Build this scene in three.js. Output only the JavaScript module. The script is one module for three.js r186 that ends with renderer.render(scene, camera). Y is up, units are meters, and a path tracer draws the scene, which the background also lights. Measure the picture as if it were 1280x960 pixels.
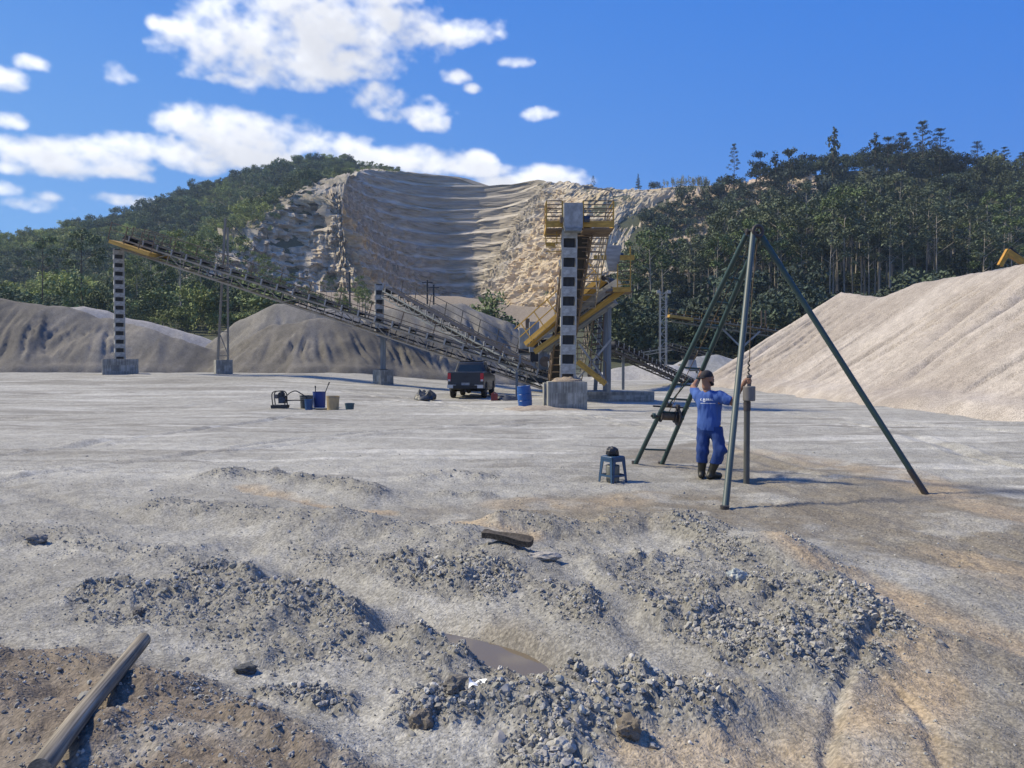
import * as THREE from 'three';
import { mergeGeometries, mergeVertices, toCreasedNormals } from 'three/addons/utils/BufferGeometryUtils.js';
import { MarchingCubes } from 'three/addons/objects/MarchingCubes.js';

// ---------------------------------------------------------------- camera, sky, sun, exposure
const scene = new THREE.Scene();
const EYE = 1.8, TILT = 0.02596;                       // metres above the yard, radians below level
const camera = new THREE.PerspectiveCamera(53.0, 4 / 3, 0.1, 6000);
camera.position.set(0, EYE, 0);
camera.rotation.x = -TILT;
const renderer = new THREE.WebGLRenderer({ antialias: true });
renderer.toneMapping = THREE.LinearToneMapping;
renderer.toneMappingExposure = 1.2;
renderer.shadowMap.enabled = true;

const SUN = new THREE.Vector3(-0.68, 0.70, -0.13).normalize();
const sun = new THREE.DirectionalLight(new THREE.Color().setRGB(1.0, 0.885, 0.66), 5.0);
sun.position.copy(SUN).multiplyScalar(400);
sun.castShadow = true; sun.shadow.radius = 11;
sun.shadow.mapSize.set(4096, 4096);
Object.assign(sun.shadow.camera, { left: -420, right: 420, top: 420, bottom: -420, near: 1, far: 1500 });
scene.add(sun, sun.target);

// ---------------------------------------------------------------- noise and small maths
function rng(seed) { let a = seed >>> 0; return () => { a = (a + 0x6D2B79F5) >>> 0; let t = a; t = Math.imul(t ^ (t >>> 15), t | 1); t ^= t + Math.imul(t ^ (t >>> 7), t | 61); return ((t ^ (t >>> 14)) >>> 0) / 4294967296; }; }
function hsh(x, y, z = 0) { let h = Math.imul(x, 374761393) ^ Math.imul(y, 668265263) ^ Math.imul(z, 2147483647 - 1274126177); h = Math.imul(h ^ (h >>> 13), 1274126177); h ^= h >>> 16; return (h >>> 0) / 2147483648 - 1; }
const fl = Math.floor, fade = t => t * t * (3 - 2 * t), clamp = (x, a, b) => x < a ? a : x > b ? b : x;
const mix = (a, b, t) => a + (b - a) * t;
const sstep = (a, b, x) => { const t = clamp((x - a) / (b - a), 0, 1); return t * t * (3 - 2 * t); };
function n2(x, y) { const ix = fl(x), iy = fl(y), u = fade(x - ix), v = fade(y - iy);
  return mix(mix(hsh(ix, iy), hsh(ix + 1, iy), u), mix(hsh(ix, iy + 1), hsh(ix + 1, iy + 1), u), v); }
function n3(x, y, z) { const ix = fl(x), iy = fl(y), iz = fl(z), u = fade(x - ix), v = fade(y - iy), w = fade(z - iz);
  const a = mix(mix(hsh(ix, iy, iz), hsh(ix + 1, iy, iz), u), mix(hsh(ix, iy + 1, iz), hsh(ix + 1, iy + 1, iz), u), v);
  const b = mix(mix(hsh(ix, iy, iz + 1), hsh(ix + 1, iy, iz + 1), u), mix(hsh(ix, iy + 1, iz + 1), hsh(ix + 1, iy + 1, iz + 1), u), v);
  return mix(a, b, w); }
function fbm2(x, y, o = 4) { let s = 0, a = 0.5, t = 0; for (let i = 0; i < o; i++) { s += a * n2(x + i * 17.3, y - i * 9.1); t += a; x *= 2.03; y *= 2.03; a *= 0.5; } return s / t; }
function fbm3(x, y, z, o = 4) { let s = 0, a = 0.5, t = 0; for (let i = 0; i < o; i++) { s += a * n3(x + i * 17.3, y - i * 9.1, z + i * 5.7); t += a; x *= 2.03; y *= 2.03; z *= 2.03; a *= 0.5; } return s / t; }
function ridge2(x, y, o = 3) { let s = 0, a = 0.5, t = 0; for (let i = 0; i < o; i++) { s += a * (1 - Math.abs(n2(x + i * 7.7, y + i * 3.3)) * 2); t += a; x *= 2.1; y *= 2.1; a *= 0.5; } return s / t; }
const V = (x, y, z) => new THREE.Vector3(x, y, z);

// A point of the place from where it is seen in the photograph (1280 x 960) and how many metres away it is.
const FOC = 963;
function ray(px, py) { const y = (480 - py) / FOC, c = Math.cos(TILT), s = Math.sin(TILT), yy = y * c - s, zz = y * s + c; return [(px - 640) / FOC / zz, yy / zz]; }
function at(px, py, d) { const [x, y] = ray(px, py); return V(x * d, EYE + y * d, -d); }
function gp(px, py, h = 0) { const [x, y] = ray(px, py), d = (EYE - h) / Math.max(0.004, -y); return [x * d, -d]; }

// ---------------------------------------------------------------- sky: clear blue air with scattered cumulus
{
  const W = 4096, H = 2048, data = new Float32Array(W * H * 4);
  const R = rng(77);
  const clouds = [];                                    // each: puffs [azimuth, elevation, half width, half height] in degrees
  const deg = 180 / Math.PI;
  const dirOf = (px, py) => { const [x, y] = ray(px, py); return [Math.atan2(x, 1) * deg, Math.atan2(y, Math.hypot(x, 1)) * deg]; };
  const cloud = (puffs, soft = 1) => { const c = puffs.map(([px, py, rx, ry]) => { const [a, e] = dirOf(px, py); const k = 0.0595 * Math.cos(e / deg) * Math.cos(a / deg); return [a, e, rx * k / Math.cos(e / deg), ry * k]; });
    clouds.push({ c, soft }); };
  cloud([[250, 48, 44, 26], [300, 62, 72, 44], [285, 40, 60, 30], [330, 30, 70, 34], [390, 52, 86, 50], [430, 22, 80, 34], [470, 38, 72, 38], [520, 42, 34, 18], [340, 84, 70, 26], [400, 84, 60, 18], [450, 70, 50, 20], [400, -4, 90, 30], [290, 100, 30, 10], [455, -10, 60, 26]]);
  cloud([[570, 42, 30, 13], [605, 40, 30, 11], [625, 42, 14, 6]], 1.7);
  cloud([[462, 122, 26, 16], [480, 130, 26, 20], [478, 142, 22, 12], [535, 143, 26, 17], [545, 152, 18, 14]], 1.2);
  cloud([[240, 152, 36, 20], [270, 162, 50, 24], [330, 172, 62, 24], [380, 178, 46, 18], [225, 192, 44, 16], [300, 196, 80, 22], [250, 205, 40, 13]]);
  cloud([[60, 200, 84, 20], [20, 192, 40, 16], [120, 198, 62, 18], [160, 188, 36, 16], [5, 186, 30, 14], [90, 188, 40, 12], [130, 212, 44, 11], [10, 210, 24, 10], [0, 236, 26, 10]]);
  cloud([[440, 182, 32, 14], [470, 196, 44, 14], [520, 198, 50, 17], [560, 206, 46, 13], [598, 203, 22, 12], [610, 214, 30, 9]]);
  cloud([[640, 230, 40, 12], [680, 226, 40, 15], [710, 228, 26, 11], [660, 236, 60, 9]]);
  for (const s of [[14, 104, 20, 13], [0, 100, 16, 12], [40, 80, 15, 8], [148, 93, 22, 11], [10, 150, 16, 10], [42, 254, 34, 9], [55, 247, 20, 8], [160, 251, 32, 7], [675, 144, 18, 7], [568, 96, 16, 7], [590, 111, 9, 5], [190, 29, 7, 9], [182, 223, 12, 6], [645, 78, 16, 6]]) cloud([s], 1.6);
  for (let i = 0; i < 46; i++) {                        // the same kind of weather round the rest of the sky
    let a = R() * 360 - 180; const e = 8 + R() * R() * 55; if (a > -46 && a < 62 && e < 40) continue;
    const n = 3 + fl(R() * 6), w = 4 + R() * 8, c = [];
    for (let k = 0; k < n; k++) c.push([a + (R() - 0.5) * w * 2, e + (R() - 0.5) * w * 0.35, w * (0.3 + R() * 0.5), w * (0.14 + R() * 0.16)]);
    clouds.push({ c, soft: 1 });
  }
  for (const q of clouds) { q.a0 = Math.min(...q.c.map(p => p[0] - p[2] * 1.75)); q.a1 = Math.max(...q.c.map(p => p[0] + p[2] * 1.75)); q.e0 = Math.min(...q.c.map(p => p[1] - p[3] * 1.8)); q.e1 = Math.max(...q.c.map(p => p[1] + p[3] * 1.8)); }
  const cell = 4, byCell = new Map();
  for (const q of clouds) for (let i = fl(q.a0 / cell); i <= fl(q.a1 / cell); i++) for (let j = fl(q.e0 / cell); j <= fl(q.e1 / cell); j++) { const k = i * 1000 + j; if (!byCell.has(k)) byCell.set(k, []); byCell.get(k).push(q); }
  const dens = (a, e, wisp, oct) => {
    const l = byCell.get(fl(a / cell) * 1000 + fl(e / cell)); if (!l) return 0;
    let best = 0;
    for (const q of l) { let s = -0.6, soft = q.soft;
      for (const [pa, pe, ra, re] of q.c) { const dx = (a - pa) / ra, dy = (e - pe) / (e < pe ? re * 0.85 : re), r = dx * dx + dy * dy; if (r < 2.6) s = Math.max(s, 1 - r * 0.6) ; }
      if (s > -0.4) { const f = fbm2(a * 0.42 + 3, e * 0.7 + 7, oct) * 0.75 + fbm2(a * 1.3 + 40, e * 1.8, oct) * 0.42; const v = sstep(-0.22, 0.95, (s - 0.12) / soft + f * 1.15); if (v > best) best = v; } }
    return best; };
  for (let j = 0; j < H; j++) {
    const e = (j + 0.5) / H * 180 - 90;
    for (let i = 0; i < W; i++) {
      // azimuth 0 looks along -z; u = atan2(z, x) / 2 pi + 1/2
      const th = ((i + 0.5) / W - 0.5) * 2 * Math.PI, x = Math.cos(th), z = Math.sin(th), a = Math.atan2(x, -z) * deg, k = (j * W + i) * 4;
      const up = clamp(e, 0, 90), t = Math.pow(1 - up / 90, 3.4);
      const side = Math.pow(0.5 + 0.5 * Math.cos((a + 70) / deg), 1.6) * 0.55, pale = clamp(t * 1.15 * (0.13 + side * 1.2), 0, 1);
      let r = mix(0.001, 0.29, pale), g = mix(0.125, 0.57, pale), b = mix(0.59, 0.88, pale);
      if (e > -1) {
        const d = dens(a, e, true, 7);
        if (d > 0.003) {
          let o = 0; for (let q = 1; q <= 4; q++) o += dens(a - q * 0.75, e + q * 0.85, false, 3) * (1 - q * 0.16);
          const li = Math.exp(-o * 0.36), c0 = mix(0.48, 1.02, li), m = Math.pow(d, 0.8) * 0.97;
          r = mix(r, c0 * 0.965, m); g = mix(g, c0 * 0.985, m); b = mix(b, c0 * 1.0 + 0.035, m);
        }
      }
      data[k] = r; data[k + 1] = g; data[k + 2] = b; data[k + 3] = 1;
    }
  }
  const tex = new THREE.DataTexture(data, W, H, THREE.RGBAFormat, THREE.FloatType);
  tex.mapping = THREE.EquirectangularReflectionMapping; tex.magFilter = THREE.LinearFilter; tex.needsUpdate = true;
  scene.background = tex; scene.environment = tex;
}

scene.fog = new THREE.FogExp2(new THREE.Color().setRGB(0.62, 0.80, 1.0), 0.0002);

// ---------------------------------------------------------------- things, parts, materials
const taken = new Map();
function numbered(name) { const n = taken.get(name) || 0; taken.set(name, n + 1); return n ? `${name}_${String(n).padStart(3, '0')}` : name; }
const onMesh = o => { o.castShadow = true; o.receiveShadow = true; return o; };
function thing(name, label, category, p = [0, 0, 0], turn = 0, group) {
  const o = new THREE.Group(); o.name = numbered(name); o.position.set(...(p.isVector3 ? p.toArray() : p)); o.rotation.y = turn;
  o.userData = { label, category }; if (group) o.userData.group = group; scene.add(o); return o;
}
function part(parent, name, geo, mat, p, rot) { const m = onMesh(new THREE.Mesh(geo, mat)); m.name = name; if (p) m.position.set(...(p.isVector3 ? p.toArray() : p)); if (rot) m.rotation.set(...rot); parent.add(m); return m; }
function single(name, geo, mat, label, category, p, rot, group) { const m = part(scene, numbered(name), geo, mat, p, rot); m.userData = { label, category }; if (group) m.userData.group = group; return m; }
function struct(name, geo, mat) { const m = part(scene, numbered(name), geo, mat); m.userData = { kind: 'structure' }; return m; }
function sub(parent, name) { const g = new THREE.Group(); g.name = name; parent.add(g); return g; }
const BOX = new THREE.BoxGeometry(1, 1, 1), ROD = new THREE.CylinderGeometry(1, 1, 1, 10);
const _q = new THREE.Quaternion(), _m = new THREE.Matrix4();
function off(parent) { const o = V(0, 0, 0); for (let p = parent; p && p !== scene; p = p.parent) o.add(p.position); return o; }   // for parents that are only moved, not turned
function bar(parent, name, a, b, w, h, mat, upv) {      // a straight bar from a to b (world), w across and h deep
  const o = off(parent), d = b.clone().sub(a), L = d.length(), z = d.clone().normalize(); let u = upv || (Math.abs(z.y) > 0.97 ? V(0, 0, 1) : V(0, 1, 0));
  const x = u.clone().cross(z).normalize(); u = z.clone().cross(x);
  const m = onMesh(new THREE.Mesh(BOX, mat)); m.name = name; m.quaternion.setFromRotationMatrix(_m.makeBasis(x, u, z)); m.scale.set(w, h, L); m.position.copy(a).add(b).multiplyScalar(0.5).sub(o); parent.add(m); return m;
}
function rod(parent, name, a, b, r, mat) { const o = off(parent), d = b.clone().sub(a), m = onMesh(new THREE.Mesh(ROD, mat)); m.name = name; m.quaternion.setFromUnitVectors(V(0, 1, 0), d.clone().normalize()); m.scale.set(r, d.length(), r); m.position.copy(a).add(b).multiplyScalar(0.5).sub(o); parent.add(m); return m; }
function box(parent, name, c, w, h, d, mat, turn = 0) { const m = onMesh(new THREE.Mesh(BOX, mat)); m.name = name; m.scale.set(w, h, d); m.position.copy(c).sub(off(parent)); m.rotation.y = turn; parent.add(m); return m; }
function tubeGeo(pts, r, seg = 24, rad = 8, closed = false) { return new THREE.TubeGeometry(new THREE.CatmullRomCurve3(pts.map(p => Array.isArray(p) ? V(...p) : p), closed), seg, r, rad, closed); }
function bent(geo, f) { const p = geo.attributes.position; for (let i = 0; i < p.count; i++) { const v = f(p.getX(i), p.getY(i), p.getZ(i)); p.setXYZ(i, ...v); } geo.computeVertexNormals(); return geo; }
const lin = (r, g, b) => new THREE.Color().setRGB(r, g, b);

function texOf(size, f, srgb) {                         // f(x, y) -> [r, g, b] in 0..1 as stored
  const d = new Uint8Array(size * size * 4);
  for (let j = 0; j < size; j++) for (let i = 0; i < size; i++) { const c = f(i / size, j / size), k = (j * size + i) * 4; for (let q = 0; q < 3; q++) d[k + q] = clamp(c[q], 0, 1) * 255; d[k + 3] = 255; }
  const t = new THREE.DataTexture(d, size, size); t.wrapS = t.wrapT = THREE.RepeatWrapping; t.magFilter = THREE.LinearFilter; t.minFilter = THREE.LinearMipmapLinearFilter; t.generateMipmaps = true; if (srgb) t.colorSpace = THREE.SRGBColorSpace; t.needsUpdate = true; return t;
}
function tile(x, y, p, f) {                             // tileable value noise, p cells per tile
  let s = 0, a = 0.5, tot = 0; for (let o = 0; o < f; o++) { const X = x * p, Y = y * p, ix = fl(X), iy = fl(Y), u = fade(X - ix), v = fade(Y - iy), w = n => ((n % p) + p) % p;
    s += a * mix(mix(hsh(w(ix), w(iy), o + 3), hsh(w(ix + 1), w(iy), o + 3), u), mix(hsh(w(ix), w(iy + 1), o + 3), hsh(w(ix + 1), w(iy + 1), o + 3), u), v); tot += a; a *= 0.55; p *= 2; } return s / tot; }
const GRIT = texOf(1024, (x, y) => { const v = 0.86 + tile(x, y, 9, 7) * 0.10 + tile(x, y, 110, 3) * 0.27; return [v, v, v]; }, true);
const GRITB = texOf(1024, (x, y) => { const v = 0.5 + tile(x, y, 40, 4) * 0.36 + tile(x, y, 200, 2) * 0.3; return [v, v, v]; });
const BLOTCH = texOf(512, (x, y) => { const v = 0.88 + tile(x, y, 5, 7) * 0.2; return [v, v * 0.99, v * 0.97]; }, true);
const STREAK = texOf(512, (x, y) => { const v = 0.84 + tile(x * 1, y, 5, 6) * 0.22 + tile(x, fl(y * 3) / 3, 48, 2) * 0.15; return [v, v, v * 0.985]; }, true);
const steel = (r, g, b, rough = 0.55, metal = 0.0, map = BLOTCH) => new THREE.MeshStandardMaterial({ color: lin(r, g, b), roughness: rough, metalness: metal, map });
const M = {
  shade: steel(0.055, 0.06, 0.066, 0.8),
  galv: steel(0.36, 0.38, 0.39), white: steel(0.44, 0.45, 0.43, 0.65), grey: steel(0.22, 0.25, 0.27), dark: steel(0.035, 0.037, 0.042, 0.7), rust: steel(0.19, 0.14, 0.095, 0.85), dusty: steel(0.36, 0.325, 0.265, 0.9),
  yellow: steel(0.52, 0.325, 0.065, 0.75), belt: steel(0.022, 0.022, 0.024, 0.8), blueGrey: steel(0.20, 0.235, 0.27, 0.5), motor: steel(0.03, 0.05, 0.09, 0.5),
  concrete: new THREE.MeshStandardMaterial({ color: lin(0.36, 0.36, 0.335), roughness: 0.92, map: STREAK, bumpMap: GRITB, bumpScale: 0.004 }),
};

// ---------------------------------------------------------------- the yard: one sheet of crushed-stone dust, berms, furrows and wet channels
// polylines are given where the photograph shows them on the level yard
const poly = l => l.map(([x, y]) => gp(x, y));
function segDist(pts, x, z) { let best = 1e9, bt = 0, side = 0; for (let i = 0; i + 1 < pts.length; i++) { const [ax, az] = pts[i], [bx, bz] = pts[i + 1], dx = bx - ax, dz = bz - az, L = dx * dx + dz * dz, t = clamp(((x - ax) * dx + (z - az) * dz) / L, 0, 1), ex = x - ax - dx * t, ez = z - az - dz * t, d = ex * ex + ez * ez; if (d < best) { best = d; bt = (i + t) / (pts.length - 1); side = dx * ez - dz * ex; } } return [Math.sqrt(best), bt, side]; }
const mounds = [];                                      // h height, w half width, e how fast the ends fade, grit how stony
const mound = (l, h, w, grit, wob = 0.35, sharp = 1.6) => { const p = poly(l); h *= 0.68; mounds.push({ p, h, w, grit, wob, sharp, x0: Math.min(...p.map(q => q[0])) - w * 2.5, x1: Math.max(...p.map(q => q[0])) + w * 2.5, z0: Math.min(...p.map(q => q[1])) - w * 2.5, z1: Math.max(...p.map(q => q[1])) + w * 2.5 }); };
mound([[270, 596], [340, 600], [400, 606], [470, 622]], 0.17, 0.34, 0.5);
mound([[520, 600], [570, 597], [612, 600]], 0.10, 0.3, 0.3);
mound([[560, 620], [620, 622]], 0.07, 0.22, 0.4);
mound([[210, 640], [300, 650], [380, 664], [450, 672]], 0.19, 0.42, 0.35);
mound([[430, 668], [500, 676], [560, 684], [630, 712]], 0.30, 0.62, 0.35);
mound([[500, 712], [560, 726], [620, 738]], 0.14, 0.36, 0.95);
mound([[640, 662], [720, 668], [790, 664], [860, 664], [930, 680], [985, 712]], 0.25, 0.5, 0.5);
mound([[850, 672], [920, 694], [985, 722], [1050, 756], [1080, 790]], 0.24, 0.46, 0.9);
mound([[720, 722], [790, 712], [850, 716]], 0.16, 0.36, 0.5);
mound([[690, 752], [770, 760]], 0.13, 0.34, 0.6);
mound([[770, 775], [860, 790], [940, 810], [1020, 824], [1070, 822]], 0.20, 0.42, 0.95);
mound([[905, 748], [945, 752]], 0.16, 0.13, 0.15);
mound([[900, 742], [960, 756], [1010, 774]], 0.16, 0.32, 0.7);
mound([[110, 690], [200, 704], [290, 716]], 0.12, 0.4, 0.35);
mound([[250, 728], [340, 742], [420, 768]], 0.17, 0.26, 0.9);
mound([[140, 742], [250, 752], [370, 770], [480, 792], [560, 812]], 0.13, 0.30, 0.85);
mound([[520, 812], [600, 826], [690, 856], [780, 878]], 0.21, 0.26, 1.0);
mound([[520, 890], [600, 900], [700, 915], [790, 900], [900, 885], [960, 875]], 0.19, 0.24, 0.95);
mound([[330, 870], [420, 880]], 0.07, 0.16, 0.9);
mound([[640, 945], [720, 960]], 0.07, 0.12, 1.0);
mound([[-40, 836], [60, 836], [130, 860], [210, 890], [300, 930], [380, 975]], 0.16, 0.26, 0.35, 0.5);
mound([[-120, 900], [-20, 900], [80, 920], [180, 970], [260, 1040]], 0.20, 0.5, 0.3, 0.5);
mound([[-60, 660], [40, 672], [120, 690]], 0.12, 0.6, 0.25);
mound([[700, 705], [850, 735], [1000, 785]], 0.06, 0.85, 0.5);
mound([[150, 765], [400, 800], [650, 868], [850, 890]], 0.04, 0.42, 0.5);
mound([[280, 690], [450, 702], [600, 735]], 0.05, 0.5, 0.45);
const furrows = [];
const furrow = (l, h, w) => furrows.push({ p: poly(l), h, w });
furrow([[0, 600], [90, 628], [210, 662]], 0.05, 0.16);
furrow([[300, 686], [400, 722], [470, 752], [540, 784], [620, 812], [700, 836]], 0.08, 0.26);
furrow([[500, 776], [560, 792], [630, 812], [685, 832]], 0.09, 0.15);
furrow([[300, 612], [380, 626], [440, 640]], 0.05, 0.16);
furrow([[640, 700], [700, 712], [740, 740], [800, 800]], 0.05, 0.14);
furrow([[1098, 796], [1092, 822], [1066, 850], [1052, 872], [1056, 896], [1040, 920], [1036, 948], [1050, 1000]], 0.05, 0.03);
furrow([[1130, 860], [1160, 900], [1185, 960]], 0.03, 0.03);
furrow([[860, 590], [980, 612], [1120, 650], [1290, 705]], 0.03, 0.13);
furrow([[1000, 860], [960, 910], [980, 980]], 0.05, 0.22);
furrow([[930, 690], [1030, 730], [1120, 770], [1280, 800], [1500, 840]], 0.03, 0.3);
const tracks = [[[[1010, 610], [1100, 632], [1200, 655], [1330, 690], [1500, 740]], 0.2], [[[1090, 672], [1180, 700], [1290, 735]], 0.2], [[[960, 632], [1060, 650], [1160, 672], [1300, 712]], 0.18]].map(([l, w]) => ({ p: poly(l), w }));
const ruts = [];                                        // tyre ruts across the pale yard, in pairs 1.5 m apart
for (const l of [[[-60, 572], [160, 548], [360, 522], [560, 506], [640, 498]], [[-80, 612], [240, 566], [520, 540], [800, 520], [1000, 505]], [[300, 500], [620, 515], [900, 512], [1280, 545]], [[-60, 528], [200, 512], [420, 497], [700, 520], [860, 545], [1050, 600]], [[1000, 520], [1120, 545], [1290, 588]]]) { const p = poly(l); for (const o of [0, 1.55]) ruts.push({ p: p.map(([x, z]) => [x + o * 0.25, z - o]), w: 0.14 }); }
const tan = [[[[560, 660], [600, 664], [640, 676]], 0.22, 0.9], [[[300, 608], [370, 622], [460, 641]], 0.2, 0.95], [[[640, 630], [720, 632], [800, 622]], 0.5, 0.55], [[[985, 700], [1070, 728], [1150, 765], [1280, 795], [1400, 825]], 0.30, 1.0], [[[1110, 790], [1140, 850], [1120, 930], [1150, 1000]], 0.34, 0.95], [[[1180, 690], [1290, 735]], 0.35, 0.6], [[[780, 950], [900, 945], [1000, 930], [1040, 900]], 0.28, 0.75], [[[900, 560], [1000, 572], [1100, 592], [1280, 650]], 0.5, 0.5], [[[1130, 590], [1230, 640], [1290, 652]], 0.35, 0.6], [[[700, 852], [640, 828]], 0.16, 0.5]].map(([l, w, k]) => ({ p: poly(l), w, k }));
const brown = [[[[-80, 850], [60, 862], [150, 900], [280, 965], [360, 1010]], 0.4], [[[-80, 930], [100, 960], [200, 1020]], 0.5]].map(([l, w]) => ({ p: poly(l), w }));
const damp = [[[[850, 572], [1000, 592], [1150, 625], [1320, 668]], 1.7, 1.0], [[[760, 640], [900, 640], [1050, 650], [1280, 690], [1500, 740]], 1.5, 1.15], [[[1160, 770], [1220, 850], [1280, 950]], 0.6, 0.9], [[[980, 880], [950, 930], [1000, 980]], 0.34, 0.85], [[[880, 560], [960, 590], [1100, 610]], 1.0, 0.85], [[[-60, 860], [60, 870], [160, 920], [300, 980]], 0.5, 0.95], [[[470, 764], [560, 792], [700, 842]], 0.34, 0.7], [[[540, 640], [700, 655], [800, 650]], 0.6, 0.55]].map(([l, w, k]) => ({ p: poly(l), w, k }));
const pool = { p: poly([[497, 774], [560, 793], [630, 812], [688, 833]]), w: 0.13, level: -0.075 };

function yardBase(x, z) { const d = -z; return 1.12 * sstep(30, 52, d) * sstep(2.5, -15, x) + (d > 45 ? 0.25 * sstep(50, 90, d) * sstep(0, 10, x) : 0) + fbm2(x * 0.11 + 3, z * 0.11, 2) * 0.05 * sstep(6, 16, d); }
function yard(x, z, fine = true) {
  const d = -z; let y = yardBase(x, z), grit = 0.10;
  if (d < 24) {
    let m = 0, g = 0;
    const wx = n2(x * 1.3 + 9, z * 1.3) * 0.14, wz = n2(x * 1.3 - 31, z * 1.3 + 4) * 0.14;
    for (const q of mounds) { if (x < q.x0 || x > q.x1 || z < q.z0 || z > q.z1) continue;
      const [ds, t] = segDist(q.p, x + wx, z + wz), k = ds / (q.w * (1 + q.wob * n2(t * 6 + q.h * 50, q.w * 9)));
      if (k < 2.2) { const f = Math.exp(-Math.pow(k, q.sharp) * 1.25), hh = q.h * f * (1 + q.wob * n2(t * 9, q.h * 77)); m = Math.max(m, hh) + Math.min(m, hh) * 0.35; g = Math.max(g, q.grit * sstep(0.03, 0.85, f + n2(x * 3.1, z * 3.1) * 0.14)); } }
    for (const q of furrows) { const [ds] = segDist(q.p, x + wx * 0.7, z + wz * 0.7); if (ds < q.w * 2.4) { const f = Math.exp(-((ds / q.w) ** 2)); m -= q.h * f; g *= 1 - f * 0.9; } }
    for (const q of tracks) { const [ds, t] = segDist(q.p, x, z); if (ds < q.w * 1.3) { const L = Math.hypot(q.p[0][0] - q.p.at(-1)[0], q.p[0][1] - q.p.at(-1)[1]), ph = t * L / 0.115 + (ds / q.w) * 0.7; const lug = sstep(0.1, 0.5, Math.sin(ph * 6.283)) ; m += -0.012 + lug * 0.026 * sstep(1.2, 0.9, ds / q.w) * (0.55 + 0.45 * n2(x * 3, z * 3)); } }
    if (fine) {
      const a = sstep(24, 10, d);
      m += fbm2(x * 1.1, z * 1.1 + 5, 3) * 0.045 * a + (g * 0.85 + 0.26) * (fbm2(x * 4.3, z * 4.3, 3) * 0.07 + fbm2(x * 14, z * 14, 3) * 0.055 + n2(x * 37, z * 37) * 0.018) * (0.35 + a * 0.65);
      m += Math.max(0, fbm2(x * 6 + 50, z * 6, 2) - 0.34) * 0.12 * (g + 0.1);
    }
    const [pd] = segDist(pool.p, x, z); if (pd < 0.6) { const f = sstep(pool.w * 2.6, pool.w * 0.7, pd + n2(x * 5, z * 5) * 0.03); m = mix(m, -0.11, f); g *= 1 - f; }
    y += m; grit = Math.max(grit * sstep(24, 8, d), g);
  }
  if (d > 7 && d < 60) { for (const q of ruts) { const [ds] = segDist(q.p, x + n2(z * 0.2, x * 0.2) * 0.3, z); if (ds < q.w * 3.2) { const k = ds / q.w; y += (-0.055 * Math.exp(-k * k) + 0.034 * Math.exp(-((k - 1.7) ** 2) * 2.5)) * (0.65 + 0.5 * n2(x * 0.5, z * 0.5)); } } }
  if (fine && d > 9) { const s = sstep(9, 18, d) * sstep(90, 60, d); y += s * (0.07 * ridge2(x * 0.10 + z * 0.02, z * 0.36, 3) + fbm2(x * 0.4, z * 1.1, 4) * 0.07) - s * 0.02; }
  return [y, grit];
}
const DARKER_LINE = poly([[-200, 720], [300, 735], [700, 755], [1000, 775]]);  // the ground is darker and greyer round this line, with a ragged edge
function yardColour(x, z, grit) {
  const darker = sstep(5.6, 2.6, segDist(DARKER_LINE, x, z)[0] + fbm2(x * 0.5 + 91, z * 0.5, 4) * 2.2), dry = 1 - darker, d = -z, wx = fbm2(x * 0.9 + 9, z * 0.9, 3) * 0.5, wz = fbm2(x * 0.9 - 31, z * 0.9 + 4, 3) * 0.5;
  let c = [0.42, 0.41, 0.36];
  const blend = (k, col) => { for (let i = 0; i < 3; i++) c[i] = mix(c[i], col[i], k); };
  blend(sstep(0.0, 0.5, fbm2(x * 0.35, z * 0.8 + 11, 5)) * 0.5, [0.31, 0.298, 0.258]);
  blend(sstep(0.1, 0.45, fbm2(x * 0.16 + 70, z * 0.55, 5)) * 0.6, [0.56, 0.55, 0.49]);
  blend(dry * sstep(0.15, 0.55, fbm2(x * 0.12 + 170, z * 0.75, 5)) * 0.7, [0.245, 0.232, 0.195]);
  { const k = dry; blend(k * sstep(0.25, 0.5, fbm2(x * 0.3 + 33, z * 2.2, 4)) * 0.75, [0.25, 0.236, 0.20]); blend(k * sstep(0.22, 0.5, fbm2(x * 0.22 - 63, z * 1.7 + 12, 4)) * 0.8, [0.62, 0.61, 0.55]); }
  if (d < 30) {
    blend(darker * (0.5 + 0.5 * sstep(-0.35, 0.25, fbm2(x * 0.8 + 21, z * 1.1, 4))) * 0.8, [0.285, 0.275, 0.24]);
    blend(sstep(0.1, 0.6, grit) * 0.8, [0.25, 0.24, 0.205]);
    for (const q of damp) { const [ds] = segDist(q.p, x + wx, z + wz), f = sstep(1.25, 0.55, ds / q.w) * q.k; if (f > 0) blend(f * clamp(0.85 + fbm2(x * 2.3, z * 2.3, 4) * 0.8, 0, 1), [0.25, 0.222, 0.17]); }
    for (const q of brown) { const [ds] = segDist(q.p, x + wx * 0.4, z + wz * 0.4), f = sstep(1.15, 0.75, ds / q.w); if (f > 0) blend(f * 0.85, [0.205, 0.165, 0.122]); }
    for (const q of tan) { const [ds] = segDist(q.p, x + wx * 0.6, z + wz * 0.6), f = sstep(1.2, 0.4, ds / q.w) * q.k; if (f > 0) blend(f * sstep(0.6, 0.15, grit) * clamp(0.82 + fbm2(x * 3.1 + 5, z * 3.1, 4) * 0.9, 0, 1), [0.44, 0.345, 0.225]); }
    blend(sstep(0.12, 0.42, fbm2(x * 1.5 - 8, z * 2.1 + 60, 5)) * 0.55 * sstep(0.75, 0.2, grit) , [0.46, 0.45, 0.40]);
    blend(sstep(0.2, 0.5, n2(x * 23, z * 23)) * 0.25 * grit, [0.35, 0.335, 0.29]);
  }
  return c;
}
const yardMat = new THREE.MeshStandardMaterial({ vertexColors: true, roughness: 0.95, map: GRIT, bumpMap: GRITB, bumpScale: 0.009 });
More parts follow.
